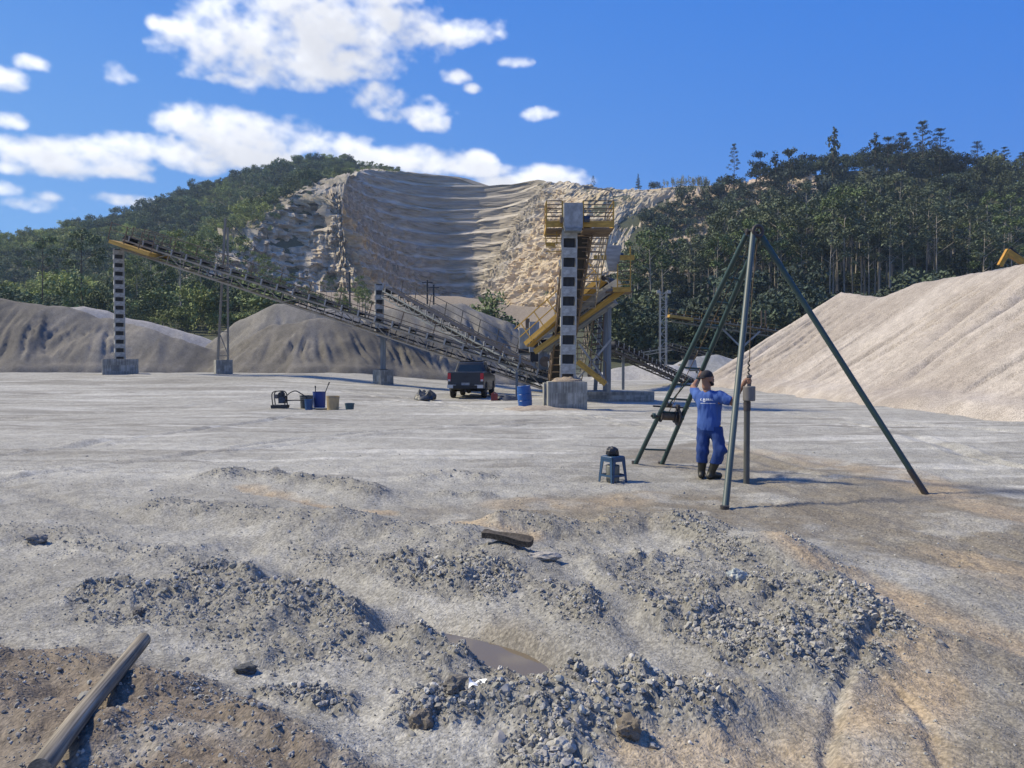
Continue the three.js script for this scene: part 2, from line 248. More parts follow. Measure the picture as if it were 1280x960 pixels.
function gridMesh(cols, rows, f, uvScale) {             // f(i / (cols-1), j / (rows-1)) -> { p: [x, y, z], c: [r, g, b] }
  const P = new Float32Array(cols * rows * 3), C = new Float32Array(cols * rows * 3), U = new Float32Array(cols * rows * 2), I = new Uint32Array((cols - 1) * (rows - 1) * 6);
  for (let j = 0, k = 0; j < rows; j++) for (let i = 0; i < cols; i++, k++) { const v = f(i / (cols - 1), j / (rows - 1), i, j); P.set(v.p, k * 3); C.set(v.c, k * 3); U[k * 2] = v.uv ? v.uv[0] : v.p[0] * uvScale; U[k * 2 + 1] = v.uv ? v.uv[1] : v.p[2] * uvScale; }
  for (let j = 0, k = 0; j + 1 < rows; j++) for (let i = 0; i + 1 < cols; i++, k += 6) { const a = j * cols + i, b = a + 1, c = a + cols, d = c + 1; I.set([a, b, c, b, d, c], k); }
  const g = new THREE.BufferGeometry(); g.setAttribute('position', new THREE.BufferAttribute(P, 3)); g.setAttribute('color', new THREE.BufferAttribute(C, 3)); g.setAttribute('uv', new THREE.BufferAttribute(U, 2)); g.setIndex(new THREE.BufferAttribute(I, 1)); g.computeVertexNormals(); return g;
}
{
  const COLS = 620, ROWS = 820, D0 = -2.2, D1 = 92, q0 = Math.log(D0 + 3.4), q1 = Math.log(D1 + 3.4);
  const g = gridMesh(COLS, ROWS, (u, v) => {
    const d = Math.exp(mix(q0, q1, v)) - 3.4, x = (u * 2 - 1) * (d + 3.6) * 0.95, z = -d, [y, gr] = yard(x, z);
    return { p: [x, y, z], c: yardColour(x, z, gr) };
  }, 1 / 1.7);
  struct('yard_ground', g, yardMat);
}
const standY = (x, z) => yard(x, z, false)[0];
{ // the standing water in the furrow
  const s = new THREE.Shape(), n = 40, a = [], b = [];
  for (let i = 0; i <= n; i++) { const t = i / n * (pool.p.length - 1), k = Math.min(pool.p.length - 2, fl(t)), f = t - k, [ax, az] = pool.p[k], [bx, bz] = pool.p[k + 1], L = Math.hypot(bx - ax, bz - az), nx = -(bz - az) / L, nz = (bx - ax) / L, w = pool.w * 1.55 * Math.sqrt(Math.max(0.02, Math.sin(Math.PI * i / n))), x = mix(ax, bx, f), z = mix(az, bz, f); a.push([x + nx * w, z + nz * w]); b.unshift([x - nx * w, z - nz * w]); }
  [...a, ...b].forEach(([x, z], i) => i ? s.lineTo(x, -z) : s.moveTo(x, -z));
  const g = new THREE.ShapeGeometry(s); g.rotateX(-Math.PI / 2); g.translate(0, pool.level, 0);
  struct('puddle_water', g, new THREE.MeshPhysicalMaterial({ color: lin(0.15, 0.12, 0.08), roughness: 0.04, ior: 1.33 }));
}

// ---------------------------------------------------------------- hills: a smooth natural surface through surveyed points
const survey = [
  // left mountain, crest then flanks: [px, py, metres]
  [400, 207, 650], [345, 214, 650], [300, 233, 630], [250, 249, 600], [200, 268, 560], [150, 290, 520], [100, 306, 480], [50, 320, 450], [0, 332, 430], [-150, 345, 420], [-350, 350, 420],
  [450, 211, 600], [300, 292, 430], [200, 334, 360], [100, 374, 300], [320, 378, 250], [200, 396, 220], [360, 246, 500], [440, 220, 540], [0, 396, 240], [-200, 400, 240], [100, 418, 150], [300, 420, 150], [-100, 425, 140], [-300, 420, 140], [420, 395, 220], [250, 310, 420], [380, 225, 580],
  [400, 215, 800], [200, 300, 800], [0, 350, 700], [600, 262, 800], [800, 262, 700], [1000, 300, 600], [1300, 300, 600], [-300, 360, 700],
  // rim of the pit
  [345, 252, 395], [400, 230, 415], [440, 216, 440], [720, 238, 400], [790, 238, 378], [860, 240, 362], [910, 240, 348],
  [490, 206, 470], [560, 224, 535], [640, 244, 560], [700, 236, 480], [780, 235, 430], [850, 234, 410], [910, 230, 390], [640, 262, 700], [780, 252, 600],
  // valley in front of the pit
  [640, 402, 290], [520, 412, 240], [640, 428, 180], [500, 430, 150], [640, 440, 130], [740, 436, 150], [740, 402, 260],
  // wooded hill on the right
  [930, 288, 310], [1000, 258, 302], [1060, 246, 300], [1150, 236, 310], [1220, 236, 318], [1280, 238, 325], [1450, 230, 340], [1650, 250, 360],
  [800, 410, 190], [900, 396, 190], [1000, 378, 195], [1100, 360, 200], [1200, 350, 205], [1280, 345, 210], [1450, 345, 215], [770, 444, 140], [900, 446, 135], [1100, 446, 130], [1300, 446, 130], [1600, 440, 140],
  [850, 366, 285], [900, 346, 270], [1100, 298, 258], [1250, 292, 265], [1000, 318, 248],
].map(([px, py, d]) => at(px, py, d));
for (const x of [-140, -70, 0, 60, 130]) survey.push(V(x, 0.3, -95));
for (const x of [-500, -250, 0, 250, 500]) survey.push(V(x, -0.5, -20), V(x, -0.5, 150));
const spline = (() => {
  const n = survey.length, N = n + 3, A = Array.from({ length: N }, () => new Float64Array(N + 1)), k = r2 => r2 > 1e-9 ? 0.5 * r2 * Math.log(r2) : 0, S = 0.01;
  for (let i = 0; i < n; i++) { const a = survey[i]; for (let j = 0; j < n; j++) { const b = survey[j]; A[i][j] = k(((a.x - b.x) ** 2 + (a.z - b.z) ** 2) * S * S); } A[i][i] += 0.02; A[i][n] = A[n][i] = 1; A[i][n + 1] = A[n + 1][i] = a.x * S; A[i][n + 2] = A[n + 2][i] = a.z * S; A[i][N] = a.y; }
  for (let c = 0; c < N; c++) { let p = c; for (let r = c + 1; r < N; r++) if (Math.abs(A[r][c]) > Math.abs(A[p][c])) p = r; [A[c], A[p]] = [A[p], A[c]]; for (let r = c + 1; r < N; r++) { const f = A[r][c] / A[c][c]; if (f) for (let q = c; q <= N; q++) A[r][q] -= f * A[c][q]; } }
  const w = new Float64Array(N); for (let r = N - 1; r >= 0; r--) { let s = A[r][N]; for (let q = r + 1; q < N; q++) s -= A[r][q] * w[q]; w[r] = s / A[r][r]; }
  return (x, z) => { let s = w[n] + w[n + 1] * x * S + w[n + 2] * z * S; for (let i = 0; i < n; i++) s += w[i] * k(((x - survey[i].x) ** 2 + (z - survey[i].z) ** 2) * S * S); return s; };
})();
// sampled once on a grid, then read back
const HG = { x0: -760, z0: -900, s: 8, nx: 191, nz: 138 }; HG.v = new Float32Array(HG.nx * HG.nz);
for (let j = 0; j < HG.nz; j++) for (let i = 0; i < HG.nx; i++) { const x = HG.x0 + i * HG.s, z = HG.z0 + j * HG.s; let y = spline(x, z); const far = sstep(60, 130, -z); y = mix(-0.5, y + fbm2(x * 0.012, z * 0.012, 3) * 7 * sstep(150, 350, -z), far); HG.v[j * HG.nx + i] = y; }
function natural(x, z) { const u = clamp((x - HG.x0) / HG.s, 0, HG.nx - 1.01), v = clamp((z - HG.z0) / HG.s, 0, HG.nz - 1.01), i = fl(u), j = fl(v), a = u - i, b = v - j, k = j * HG.nx + i; return mix(mix(HG.v[k], HG.v[k + 1], a), mix(HG.v[k + HG.nx], HG.v[k + HG.nx + 1], a), b); }

// ---------------------------------------------------------------- the quarry wall: a toe line round the pit, stepped benches on the left, a blasted slope on the right
const TOE = [[-150, -300], [-118, -330], [-92, -350], [-74, -352], [-60, -364], [-54, -392], [-49, -428], [-42, -456], [-34, -464], [-28, -446], [-20, -420], [-12, -395], [-3, -368], [8, -340], [24, -318], [50, -304], [85, -297], [125, -292]];
const toe = new THREE.CatmullRomCurve3(TOE.map(([x, z]) => V(x, 0, z)), false, 'centripetal');
const FLOOR = 25;
const toeN = []; { const n = 240; for (let i = 0; i <= n; i++) { const p = toe.getPointAt(i / n), t = toe.getTangentAt(i / n); toeN.push({ x: p.x, z: p.z, nx: t.z, nz: -t.x }); }   // outward, into the hill
  for (let k = 0; k < 14; k++) { const o = toeN.map(q => [q.nx, q.nz]); for (let i = 1; i < n; i++) { toeN[i].nx = (o[i - 1][0] + o[i][0] * 2 + o[i + 1][0]) / 4; toeN[i].nz = (o[i - 1][1] + o[i][1] * 2 + o[i + 1][1]) / 4; } }
  for (const q of toeN) { const l = Math.hypot(q.nx, q.nz), s = (q.nx * 0 + q.nz * -1) < -0.98 ? 1 : 1; q.nx *= s / l; q.nz *= s / l; } 
  // the hill side is the one away from the middle of the pit (-10, -330)
  for (const q of toeN) if ((q.x + 5) * q.nx + (q.z + 300) * q.nz < 0) { q.nx *= -1; q.nz *= -1; } }
function toeAt(s) { const u = clamp(s, 0, 1) * 240, i = Math.min(239, fl(u)), f = u - i, a = toeN[i], b = toeN[i + 1]; return [mix(a.x, b.x, f), mix(a.z, b.z, f), mix(a.nx, b.nx, f), mix(a.nz, b.nz, f)]; }
function behindToe(x, z) { let best = 1e9, s = 0; for (let i = 0; i <= 240; i += 2) { const q = toeN[i], dx = x - q.x, dz = z - q.z, d = dx * dx + dz * dz; if (d < best) { best = d; s = (dx * q.nx + dz * q.nz) > 0 ? 1 : -1; } } return s * Math.sqrt(best); }
function inPit(x, z) { return x > -150 && x < 125 && z < -255 && z > -470 && behindToe(x, z) < 0; }
const hillY = (x, z) => { let y = natural(x, z); if (z < -200 && z > -640 && x > -220 && x < 210) { const b = behindToe(x, z); if (b < 0) { const near = sstep(-70, -8, b); y = Math.min(y, mix(y, FLOOR - 1, near)); y = Math.min(y, FLOOR + 4); } else y = Math.min(y, FLOOR - 6 + b * 1.42); } return y; };
const earthMat = new THREE.MeshStandardMaterial({ vertexColors: true, roughness: 0.95, map: GRIT, bumpMap: GRITB, bumpScale: 0.04 });
{
  const nx = 250, nz = 200;
  const g = gridMesh(nx, nz, (u, v) => {
    const x = mix(-760, 760, u), z = mix(190, -890, v); let y = hillY(x, z); if (z > -92) y = Math.min(y, -0.5);
    const b = z < -200 && z > -480 && x > -160 && x < 130 ? behindToe(x, z) : 99, pit = sstep(10, -10, b) * (z < -230 ? 1 : 0), n = fbm2(x * 0.05, z * 0.05, 4), low = sstep(-110, -90, z);
    let c = [mix(0.055, 0.09, n * 0.5 + 0.5), mix(0.07, 0.095, n * 0.5 + 0.5), 0.04];
    c = c.map((q, i) => mix(mix(q, [0.36, 0.29, 0.2][i], pit), [0.34, 0.325, 0.295][i], low));
    return { p: [x, y, z], c };
  }, 1 / 6);
  struct('hill_terrain', g, earthMat);
}
const rockMat = new THREE.MeshStandardMaterial({ vertexColors: true, roughness: 0.95, map: BLOTCH, bumpMap: GRITB, bumpScale: 0.05 });
{
  const COLS = 760, ROWS = 300, TOPH = 118, SET = 12;
  const g = gridMesh(COLS, ROWS, (u, v) => {
    const s = u + n2(u * 60, v * 18) * 0.0012, [tx, tz, nx, nz] = toeAt(s);
    const right = sstep(0.515, 0.56, u + n2(v * 9, 3) * 0.012), left = sstep(0.33, 0.24, u + fbm2(v * 16, u * 60 + 8, 3) * 0.06);
    // rows: the first 230 climb the wall, the last ones run out over the hilltop
    let h, back;
    const w = v * 300 / 278;
    if (w <= 1) {
      h = w * TOPH;
      const bench = 8.8, k = h / bench + fbm2(u * 14, 5, 2) * 0.07, b = fl(k), f = k - b;
      const stepped = b * 5.2 + sstep(0, 1, f / 0.34 > 1 ? 1 : f / 0.34) * 2.7 + clamp((f - 0.34) / 0.5, 0, 1) * 0.3 + sstep(0.84, 1, f) * 2.2, smooth = h * 0.66, rough = h * 0.52 + (b + sstep(0.75, 0.98, f)) * 1.4;
      const tw = 0.30 + n2(u * 160, b * 3.7) * 0.14, rise = f < 0.34 ? f / 0.34 * tw : f < 0.84 ? tw + (f - 0.34) / 0.5 * (1 - tw) : 1;
      back = mix(mix(stepped, rough, left), smooth + Math.sin(k * 6.28) * 0.5, right);
      h = mix((b + mix(f, rise, 0.92) - fbm2(u * 14, 5, 2) * 0.07) * bench, w * TOPH, Math.max(right * 0.6, left * 0.55));
    } else { back = mix(mix(TOPH / 8.8 * 5.4, TOPH * 0.64, left), TOPH * 0.66, right) + (w - 1) * 900; h = TOPH + (w - 1) * 60; }
    const rough = 1 + left * 1.6 + right * 0.35, cl = (fbm3(u * 150, h * 0.10, 2, 4) * 2.0 + ridge2(u * 300, h * 0.16, 3) * 0.8 + n2(u * 90, h * 0.5) * 0.5) * rough + fbm2(u * 26, h * 0.03, 3) * 5 * (0.3 + left + right * 0.5);
    const wu = u * 455 + n2(u * 300, h * 0.3) * 1.5, wh = h + n2(u * 200, h * 0.2) * 1.6, blk = hsh(fl(wu / 2.6), fl(wh / 3.1), 5) * 0.75 + hsh(fl(wu / 1.3 + 0.4), fl(wh / 1.7), 9) * 0.4;
    const mid = 1 - Math.max(left, right); back += w < 1 ? hsh(fl(wu / 0.85), fl(wh / 8.8), 3) * 0.4 * mid + cl * (1 - mid * 0.72) + blk * (1.15 + left * 1.5 + right * 1.0) : 0;
    const x = tx + nx * back, z = tz + nz * back, nat = natural(x, z); let y = FLOOR - 1.5 + h;
    const cap = nat + 0.6 + fbm2(x * 0.09, z * 0.09, 3) * 1.6 + (w < 0.995 ? blk * 1.5 + (cl - 0.8) * 0.7 : 0); const top = sstep(-3, 0.5, y - cap); if (y > cap) y = cap;
    y += fbm3(u * 170, h * 0.4, 9, 3) * 0.5 * (1 - top);
    // rock colours: buff and ochre weathered granite, grey fresh faces, dark stain streaks, plus painted shade and sunlight
    const a = fbm2(u * 22 + h * 0.02, h * 0.022 + u * 9, 4), bb = fbm2(u * 80, h * 0.07 + 40, 4), st = fbm2(u * 240, h * 0.02, 3);
    let c = [0.64, 0.56, 0.42];
    const bl = (k, q) => { for (let i = 0; i < 3; i++) c[i] = mix(c[i], q[i], k); };
    bl(sstep(-0.1, 0.4, bb) * 0.7, [0.76, 0.70, 0.58]);
    bl(sstep(0.08, 0.4, a) * 0.6, [0.62, 0.43, 0.20]);
    bl(sstep(0.1, 0.5, -a) * 0.7, [0.44, 0.42, 0.39]);
    bl(sstep(0.1, 0.5, st) * 0.6, [0.25, 0.225, 0.19]); bl(sstep(0.15, 0.5, fbm2(u * 300 + 9, h * 0.05 + 3, 3)) * 0.6 * right, [0.80, 0.74, 0.61]); bl(sstep(0.12, 0.45, fbm2(u * 40 + 77, h * 0.05, 4)) * 0.7 * right, [0.68, 0.48, 0.22]);
    bl((1 - right) * (1 - left) * 0.62, [0.25, 0.225, 0.19]); bl(right * 0.45, [0.82, 0.68, 0.45]); bl(left * 0.35, [0.42, 0.36, 0.27]);  // shade painted into the benched recess, sunlight into the right wall
    { const kk = w * TOPH / 8.8 + fbm2(u * 14, 5, 2) * 0.07, ff = kk - fl(kk), tal = sstep(0.40, 0.30, ff + n2(u * 220, kk * 3) * 0.08) + sstep(0.82, 0.86, ff); bl((1 - right * 0.85) * (1 - left * 0.7) * clamp(tal, 0, 1) * (w < 1 ? 0.85 : 0), [0.60, 0.555, 0.47]); }
    bl(sstep(0.80, 0.9, u) * 0.5, [0.50, 0.36, 0.27]);
    bl(sstep(0.37, 0.31, u) * sstep(0.22, 0.27, u) * sstep(0.05, 0.4, bb + 0.25) * 0.8, [0.74, 0.52, 0.23]);
    bl(top * sstep(-0.3, 0.3, fbm2(x * 0.07, z * 0.07, 3)) * sstep(0, 6, back - 20) * (w > 0.99 ? 1 : 0.35), [0.10, 0.11, 0.05]);
    return { p: [x, y, z], c, uv: [u * 70, h / 6] };
  }, 1);
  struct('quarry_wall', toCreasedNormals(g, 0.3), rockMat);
}

// ---------------------------------------------------------------- stockpiles
function stockpile(name, label, crest, opt) {           // crest: [px, py, metres] along the ridge
  const o = { slope: 0.78, res: 0.22, rill: 0.5, freq: 0.7, c0: [0.3, 0.28, 0.26], c1: [0.4, 0.38, 0.36], round: 0.25, lump: 0.22, base: yardBase, ...opt };
  const P = crest.map(q => q.isVector3 ? q : at(...q)), pts = P.map(p => [p.x, p.z]);
  let acc = [0]; for (let i = 1; i < P.length; i++) acc.push(acc[i - 1] + Math.hypot(P[i].x - P[i - 1].x, P[i].z - P[i - 1].z));
  const reach = Math.max(...P.map(p => p.y)) / o.slope + 3;
  const x0 = Math.min(...pts.map(p => p[0])) - reach, x1 = Math.max(...pts.map(p => p[0])) + reach, z0 = Math.min(...pts.map(p => p[1])) - reach, z1 = Math.max(...pts.map(p => p[1])) + reach;
  const near = (x, z) => { let b = null; for (let i = 0; i + 1 < P.length; i++) { const A = P[i], B = P[i + 1], dx = B.x - A.x, dz = B.z - A.z, L = Math.hypot(dx, dz), tt = ((x - A.x) * dx + (z - A.z) * dz) / (L * L), t = clamp(tt, 0, 1), ex = x - A.x - dx * t, ez = z - A.z - dz * t, d = Math.hypot(ex, ez), y = mix(A.y, B.y, t) - d * o.slope; if (!b || y > b.y) { const over = (tt - t) * L, perp = (ex * -dz + ez * dx) / L; b = { y, d, h: mix(A.y, B.y, t), arc: acc[i] + t * L + (over ? Math.atan2(over, Math.abs(perp)) * 6 : 0) + (perp > 0 ? 300 : 0) }; } } return b; };
  const top = (x, z) => { const wx = fbm2(x * 0.16, z * 0.16, 3) * 1.5, wz = fbm2(x * 0.16 + 50, z * 0.16, 3) * 1.5, b = near(x + wx * o.lump * 2.2, z + wz * o.lump * 2.2);
    let y = b.y - o.round * Math.exp(-b.d / 1.1) + o.round * 0.3; const k = sstep(0.3, 3.5, b.d), foot = sstep(0, 2.2, y - o.base(x, z));
    const skew = b.arc * o.freq + n2(x * 0.35, z * 0.35) * 0.5, r1 = Math.pow(1 - Math.abs(n2(skew, b.d * 0.045 + o.freq * 31)), o.sharp || 5), r2 = Math.pow(1 - Math.abs(n2(skew * 2.3 + 9, b.d * 0.06)), o.sharp || 4), br = 0.45 + 0.55 * sstep(-0.3, 0.3, fbm2(x * 0.22 + 8, z * 0.22, 2));
    y -= (r1 * o.rill * 1.35 + r2 * o.rill * 0.7 + (0.6 - ridge2(skew * 1.7 + 4, b.d * 0.16, 3)) * o.rill * (o.fold ?? 0.75)) * k * foot * br; y += fbm2(x * 0.45, z * 0.45, 4) * o.lump + fbm2(x * 2.1, z * 2.1, 3) * 0.10 * o.lump * 2;
    const run = o.base(x, z) - y; if (run > -0.7) y += 0.35 * Math.exp(-(((run + 0.1) / 0.5) ** 2)) * (0.5 + n2(x * 0.8, z * 0.8) * 0.5); return [y, r1 * k * br, b.d, b.arc]; };
  const nx = Math.ceil((x1 - x0) / o.res), nz = Math.ceil((z1 - z0) / o.res), g = gridMesh(nx, nz, (u, v) => {
    const x = mix(x0, x1, u), z = mix(z1, z0, v), [y, r, d, arc] = top(x, z), n = sstep(-0.25, 0.35, fbm2(x * 0.25, z * 0.25 + 4, 4)), s = sstep(-0.1, 0.5, fbm2(arc * 0.9 + 30, d * 0.12, 4)) * 0.8;
    return { p: [x, y, z], c: o.c0.map((q, i) => mix(q, o.c1[i], clamp(n * 0.45 + s * 0.7, 0, 1)) * (o.tint ? o.tint(x, y, z, i) : 1)) };
  }, 1 / 2.2);
  const pos = g.attributes.position, id = g.index.array, keep = []; // drop what lies under the yard
  for (let i = 0; i < id.length; i += 3) { let ok = false; for (let k = 0; k < 3; k++) { const q = id[i + k]; if (pos.getY(q) > o.base(pos.getX(q), pos.getZ(q)) - 0.4) ok = true; } if (ok) keep.push(id[i], id[i + 1], id[i + 2]); }
  g.setIndex(keep);
  const m = single(name, g, new THREE.MeshStandardMaterial({ vertexColors: true, roughness: 0.96, map: GRIT, bumpMap: GRITB, bumpScale: 0.012 }), label, 'stockpile');
  return { m, top: (x, z) => top(x, z)[0] };
}
const paleC = { c0: [0.40, 0.352, 0.30], c1: [0.57, 0.515, 0.45] }, greyC = { c0: [0.155, 0.143, 0.12], c1: [0.27, 0.25, 0.212] };
const pileRight = stockpile('sand_stockpile', 'huge pale grey stockpile of stone dust filling the right side of the yard',
  [V(29.5, 8.6, -22), V(28, 8.2, -31), at(1278, 330, 40), at(1215, 341, 46), at(1150, 352, 51), at(1100, 371, 55), at(1052, 364, 60)], { ...paleC, slope: 0.66, res: 0.17, rill: 0.6, freq: 0.8, round: 0.05, lump: 0.07, sharp: 10, fold: 0.25 });
stockpile('stone_dust_pile', 'long dark grey stone dust pile at the far left edge behind the checkered column', [[-190, 372, 66], [-60, 374, 66], [0, 368, 66], [60, 377, 66], [130, 394, 66], [200, 416, 65], [265, 434, 64], [330, 446, 62]], { ...greyC, rill: 0.3, freq: 1.0, lump: 0.25, fold: 1.3 });
stockpile('stone_dust_pile', 'paler stone dust pile peeking up behind the far left pile', [[60, 384, 84], [105, 380, 84], [165, 396, 84], [225, 410, 84], [270, 425, 84]], { c0: [0.36, 0.345, 0.325], c1: [0.46, 0.44, 0.41], rill: 0.3, res: 0.45 });
stockpile('stone_dust_pile', 'dark grey rilled stone dust pile between the tall post and the middle conveyor pillar', [[255, 444, 64], [295, 428, 64], [335, 405, 64], [385, 396, 64], [440, 398, 65], [500, 408, 66], [560, 416, 67], [610, 432, 68]], { ...greyC, rill: 0.48, freq: 1.0, lump: 0.3 });
stockpile('stone_dust_pile', 'grey gullied stone dust pile crest rising behind the middle pile', [[300, 398, 78], [345, 379, 78], [390, 380, 78], [440, 390, 78]], { c0: [0.20, 0.19, 0.165], c1: [0.32, 0.30, 0.26], rill: 0.7, freq: 0.8, res: 0.4 });
stockpile('stone_dust_pile', 'deeply gullied grey stone dust pile behind the two conveyors', [[470, 388, 82], [520, 379, 82], [580, 377, 82], [614, 392, 82], [640, 414, 82], [660, 436, 82]], { c0: [0.19, 0.18, 0.16], c1: [0.30, 0.285, 0.25], rill: 0.9, freq: 0.75, res: 0.4, lump: 0.5 });
stockpile('gravel_heap', 'pale crushed stone heap right of the yellow stair behind the machinery', [[770, 458, 80], [812, 452, 80], [845, 456, 80]], { c0: [0.42, 0.41, 0.385], c1: [0.52, 0.51, 0.48], rill: 0.2, res: 0.3, slope: 0.6 });
stockpile('gravel_heap', 'blue grey crushed stone heap behind the worker with the ladder', [[862, 445, 92], [893, 441, 92], [925, 449, 92]], { c0: [0.30, 0.31, 0.31], c1: [0.42, 0.43, 0.43], rill: 0.2, res: 0.35, slope: 0.6 });

// stones and lumps lying loose on the berms
const stoneGeo = (() => { const g = mergeVertices(new THREE.IcosahedronGeometry(1, 1).deleteAttribute('uv').deleteAttribute('normal')), R = rng(5); const f = bent(g, (x, y, z) => { const k = 0.78 + 0.55 * n3(x * 1.7 + 4, y * 1.7, z * 1.7); return [x * k, y * k * 0.8, z * k]; }); return toCreasedNormals(f, 0.4); })();
const clodMat = new THREE.MeshStandardMaterial({ color: lin(1, 1, 1), roughness: 0.95 });
{
  const R = rng(31), N = 80000, list = [];
  let guard = 0;
  while (list.length < N && guard++ < 1600000) {
    const d = 1.2 + Math.pow(R(), 1.2) * 15, x = (R() * 2 - 1) * (d * 0.78 + 1), z = -d;
    const g = yard(x, z, false)[1], keep = Math.pow(g, 1.8) * (0.4 + 0.6 * sstep(-0.1, 0.4, fbm2(x * 1.9, z * 1.9 + 8, 3))) + 0.006; if (R() > keep) continue;
    const [pd] = segDist(pool.p, x, z); if (pd < pool.w * 1.6) continue;
    const y = yard(x, z)[0], big = Math.pow(R(), 5), s = 0.0025 + 0.0035 * R() + 0.017 * big * (0.3 + g); list.push([x, y + s * 0.05, z, s]); if (R() < 0.006) { const S = 0.018 + 0.026 * R() * R(); list.push([x, y - S * 0.15, z, S]); }
  }
  const inst = new THREE.InstancedMesh(stoneGeo, clodMat, list.length), m = new THREE.Matrix4(), q = new THREE.Quaternion(), c = new THREE.Color();
  list.forEach(([x, y, z, s], i) => { q.setFromEuler(new THREE.Euler(R() * 6, R() * 6, R() * 6)); m.compose(V(x, y, z), q, V(s * (0.8 + R() * 0.5), s * (0.7 + R() * 0.4), s * (0.8 + R() * 0.5))); inst.setMatrixAt(i, m); const t = R(), k = t > 0.96 ? 0.46 + R() * 0.12 : 0.23 + R() * 0.14; inst.setColorAt(i, c.setRGB(k, k * (0.955 + R() * 0.03), k * (0.82 + R() * 0.08))); });
  inst.name = 'loose_gravel'; inst.userData = { kind: 'stuff', label: 'loose gravel and crumbs of stone scattered over the berms', category: 'gravel' }; scene.add(onMesh(inst));
}

// ---------------------------------------------------------------- trees
const leafMat = (r, g, b) => new THREE.MeshStandardMaterial({ color: lin(r, g, b), roughness: 0.85, vertexColors: true, side: THREE.DoubleSide });
const LEAF = { euca: leafMat(0.105, 0.13, 0.075), dark: leafMat(0.045, 0.065, 0.042), mid: leafMat(0.10, 0.14, 0.05), fresh: leafMat(0.19, 0.23, 0.065), bamboo: leafMat(0.20, 0.20, 0.09), araucaria: leafMat(0.045, 0.065, 0.05) };
const BARK = { pale: new THREE.MeshStandardMaterial({ color: lin(0.38, 0.35, 0.30), roughness: 0.9, map: BLOTCH }), brown: new THREE.MeshStandardMaterial({ color: lin(0.11, 0.085, 0.06), roughness: 0.95, map: BLOTCH }) };
function leaves(R, clumps, perArea, size, flat = 0.8) {  // clumps: [x, y, z, rx, ry, rz]
  const P = [], C = [], I = [], e = new THREE.Euler(), v = V(0, 0, 0);
  for (const [cx, cy, cz, rx, ry, rz] of clumps) {
    const n = Math.round(perArea * Math.pow(rx * ry * rz, 2 / 3)), tone = 0.8 + R() * 0.4;
    for (let i = 0; i < n; i++) {
      const a = R() * 6.283, u = R() * 2 - 1, s = Math.sqrt(1 - u * u), r = Math.pow(R(), 0.42), x = cx + Math.cos(a) * s * rx * r, y = cy + u * ry * r, z = cz + Math.sin(a) * s * rz * r, q = size * (0.6 + R() * 0.8), t = tone * (0.7 + R() * 0.6), k = P.length / 3;
      e.set((R() - 0.5) * 2.6 * flat, R() * 6.283, (R() - 0.5) * 2.6 * flat);
      for (const [lx, ly, lz] of [[-1, 0.1, 0], [0, -0.12, -0.62], [1, 0.05, 0], [0.1, -0.1, 0.62]]) { v.set(lx * q, ly * q, lz * q).applyEuler(e); P.push(x + v.x, y + v.y, z + v.z); C.push(t * (0.95 + 0.1 * R()), t, t * 0.95); }
      I.push(k, k + 1, k + 2, k, k + 2, k + 3);
    }
  }
  const g = new THREE.BufferGeometry(); g.setAttribute('position', new THREE.Float32BufferAttribute(P, 3)); g.setAttribute('color', new THREE.Float32BufferAttribute(C, 3)); g.setIndex(I); g.computeVertexNormals(); return g;
}
function limb(a, b, r0, r1, seg = 5, rad = 6, sag = 0) { const c = new THREE.CatmullRomCurve3([a, a.clone().lerp(b, 0.5).add(V(sag, Math.abs(sag) * 0.4, -sag)), b]), g = new THREE.TubeGeometry(c, seg, 1, rad), p = g.attributes.position, q = V(0, 0, 0); for (let i = 0; i <= seg; i++) { c.getPointAt(i / seg, q); const r = mix(r0, r1, i / seg); for (let k = 0; k <= rad; k++) { const n = i * (rad + 1) + k; p.setXYZ(n, q.x + (p.getX(n) - q.x) * r, q.y + (p.getY(n) - q.y) * r, q.z + (p.getZ(n) - q.z) * r); } } g.computeVertexNormals(); return g; }
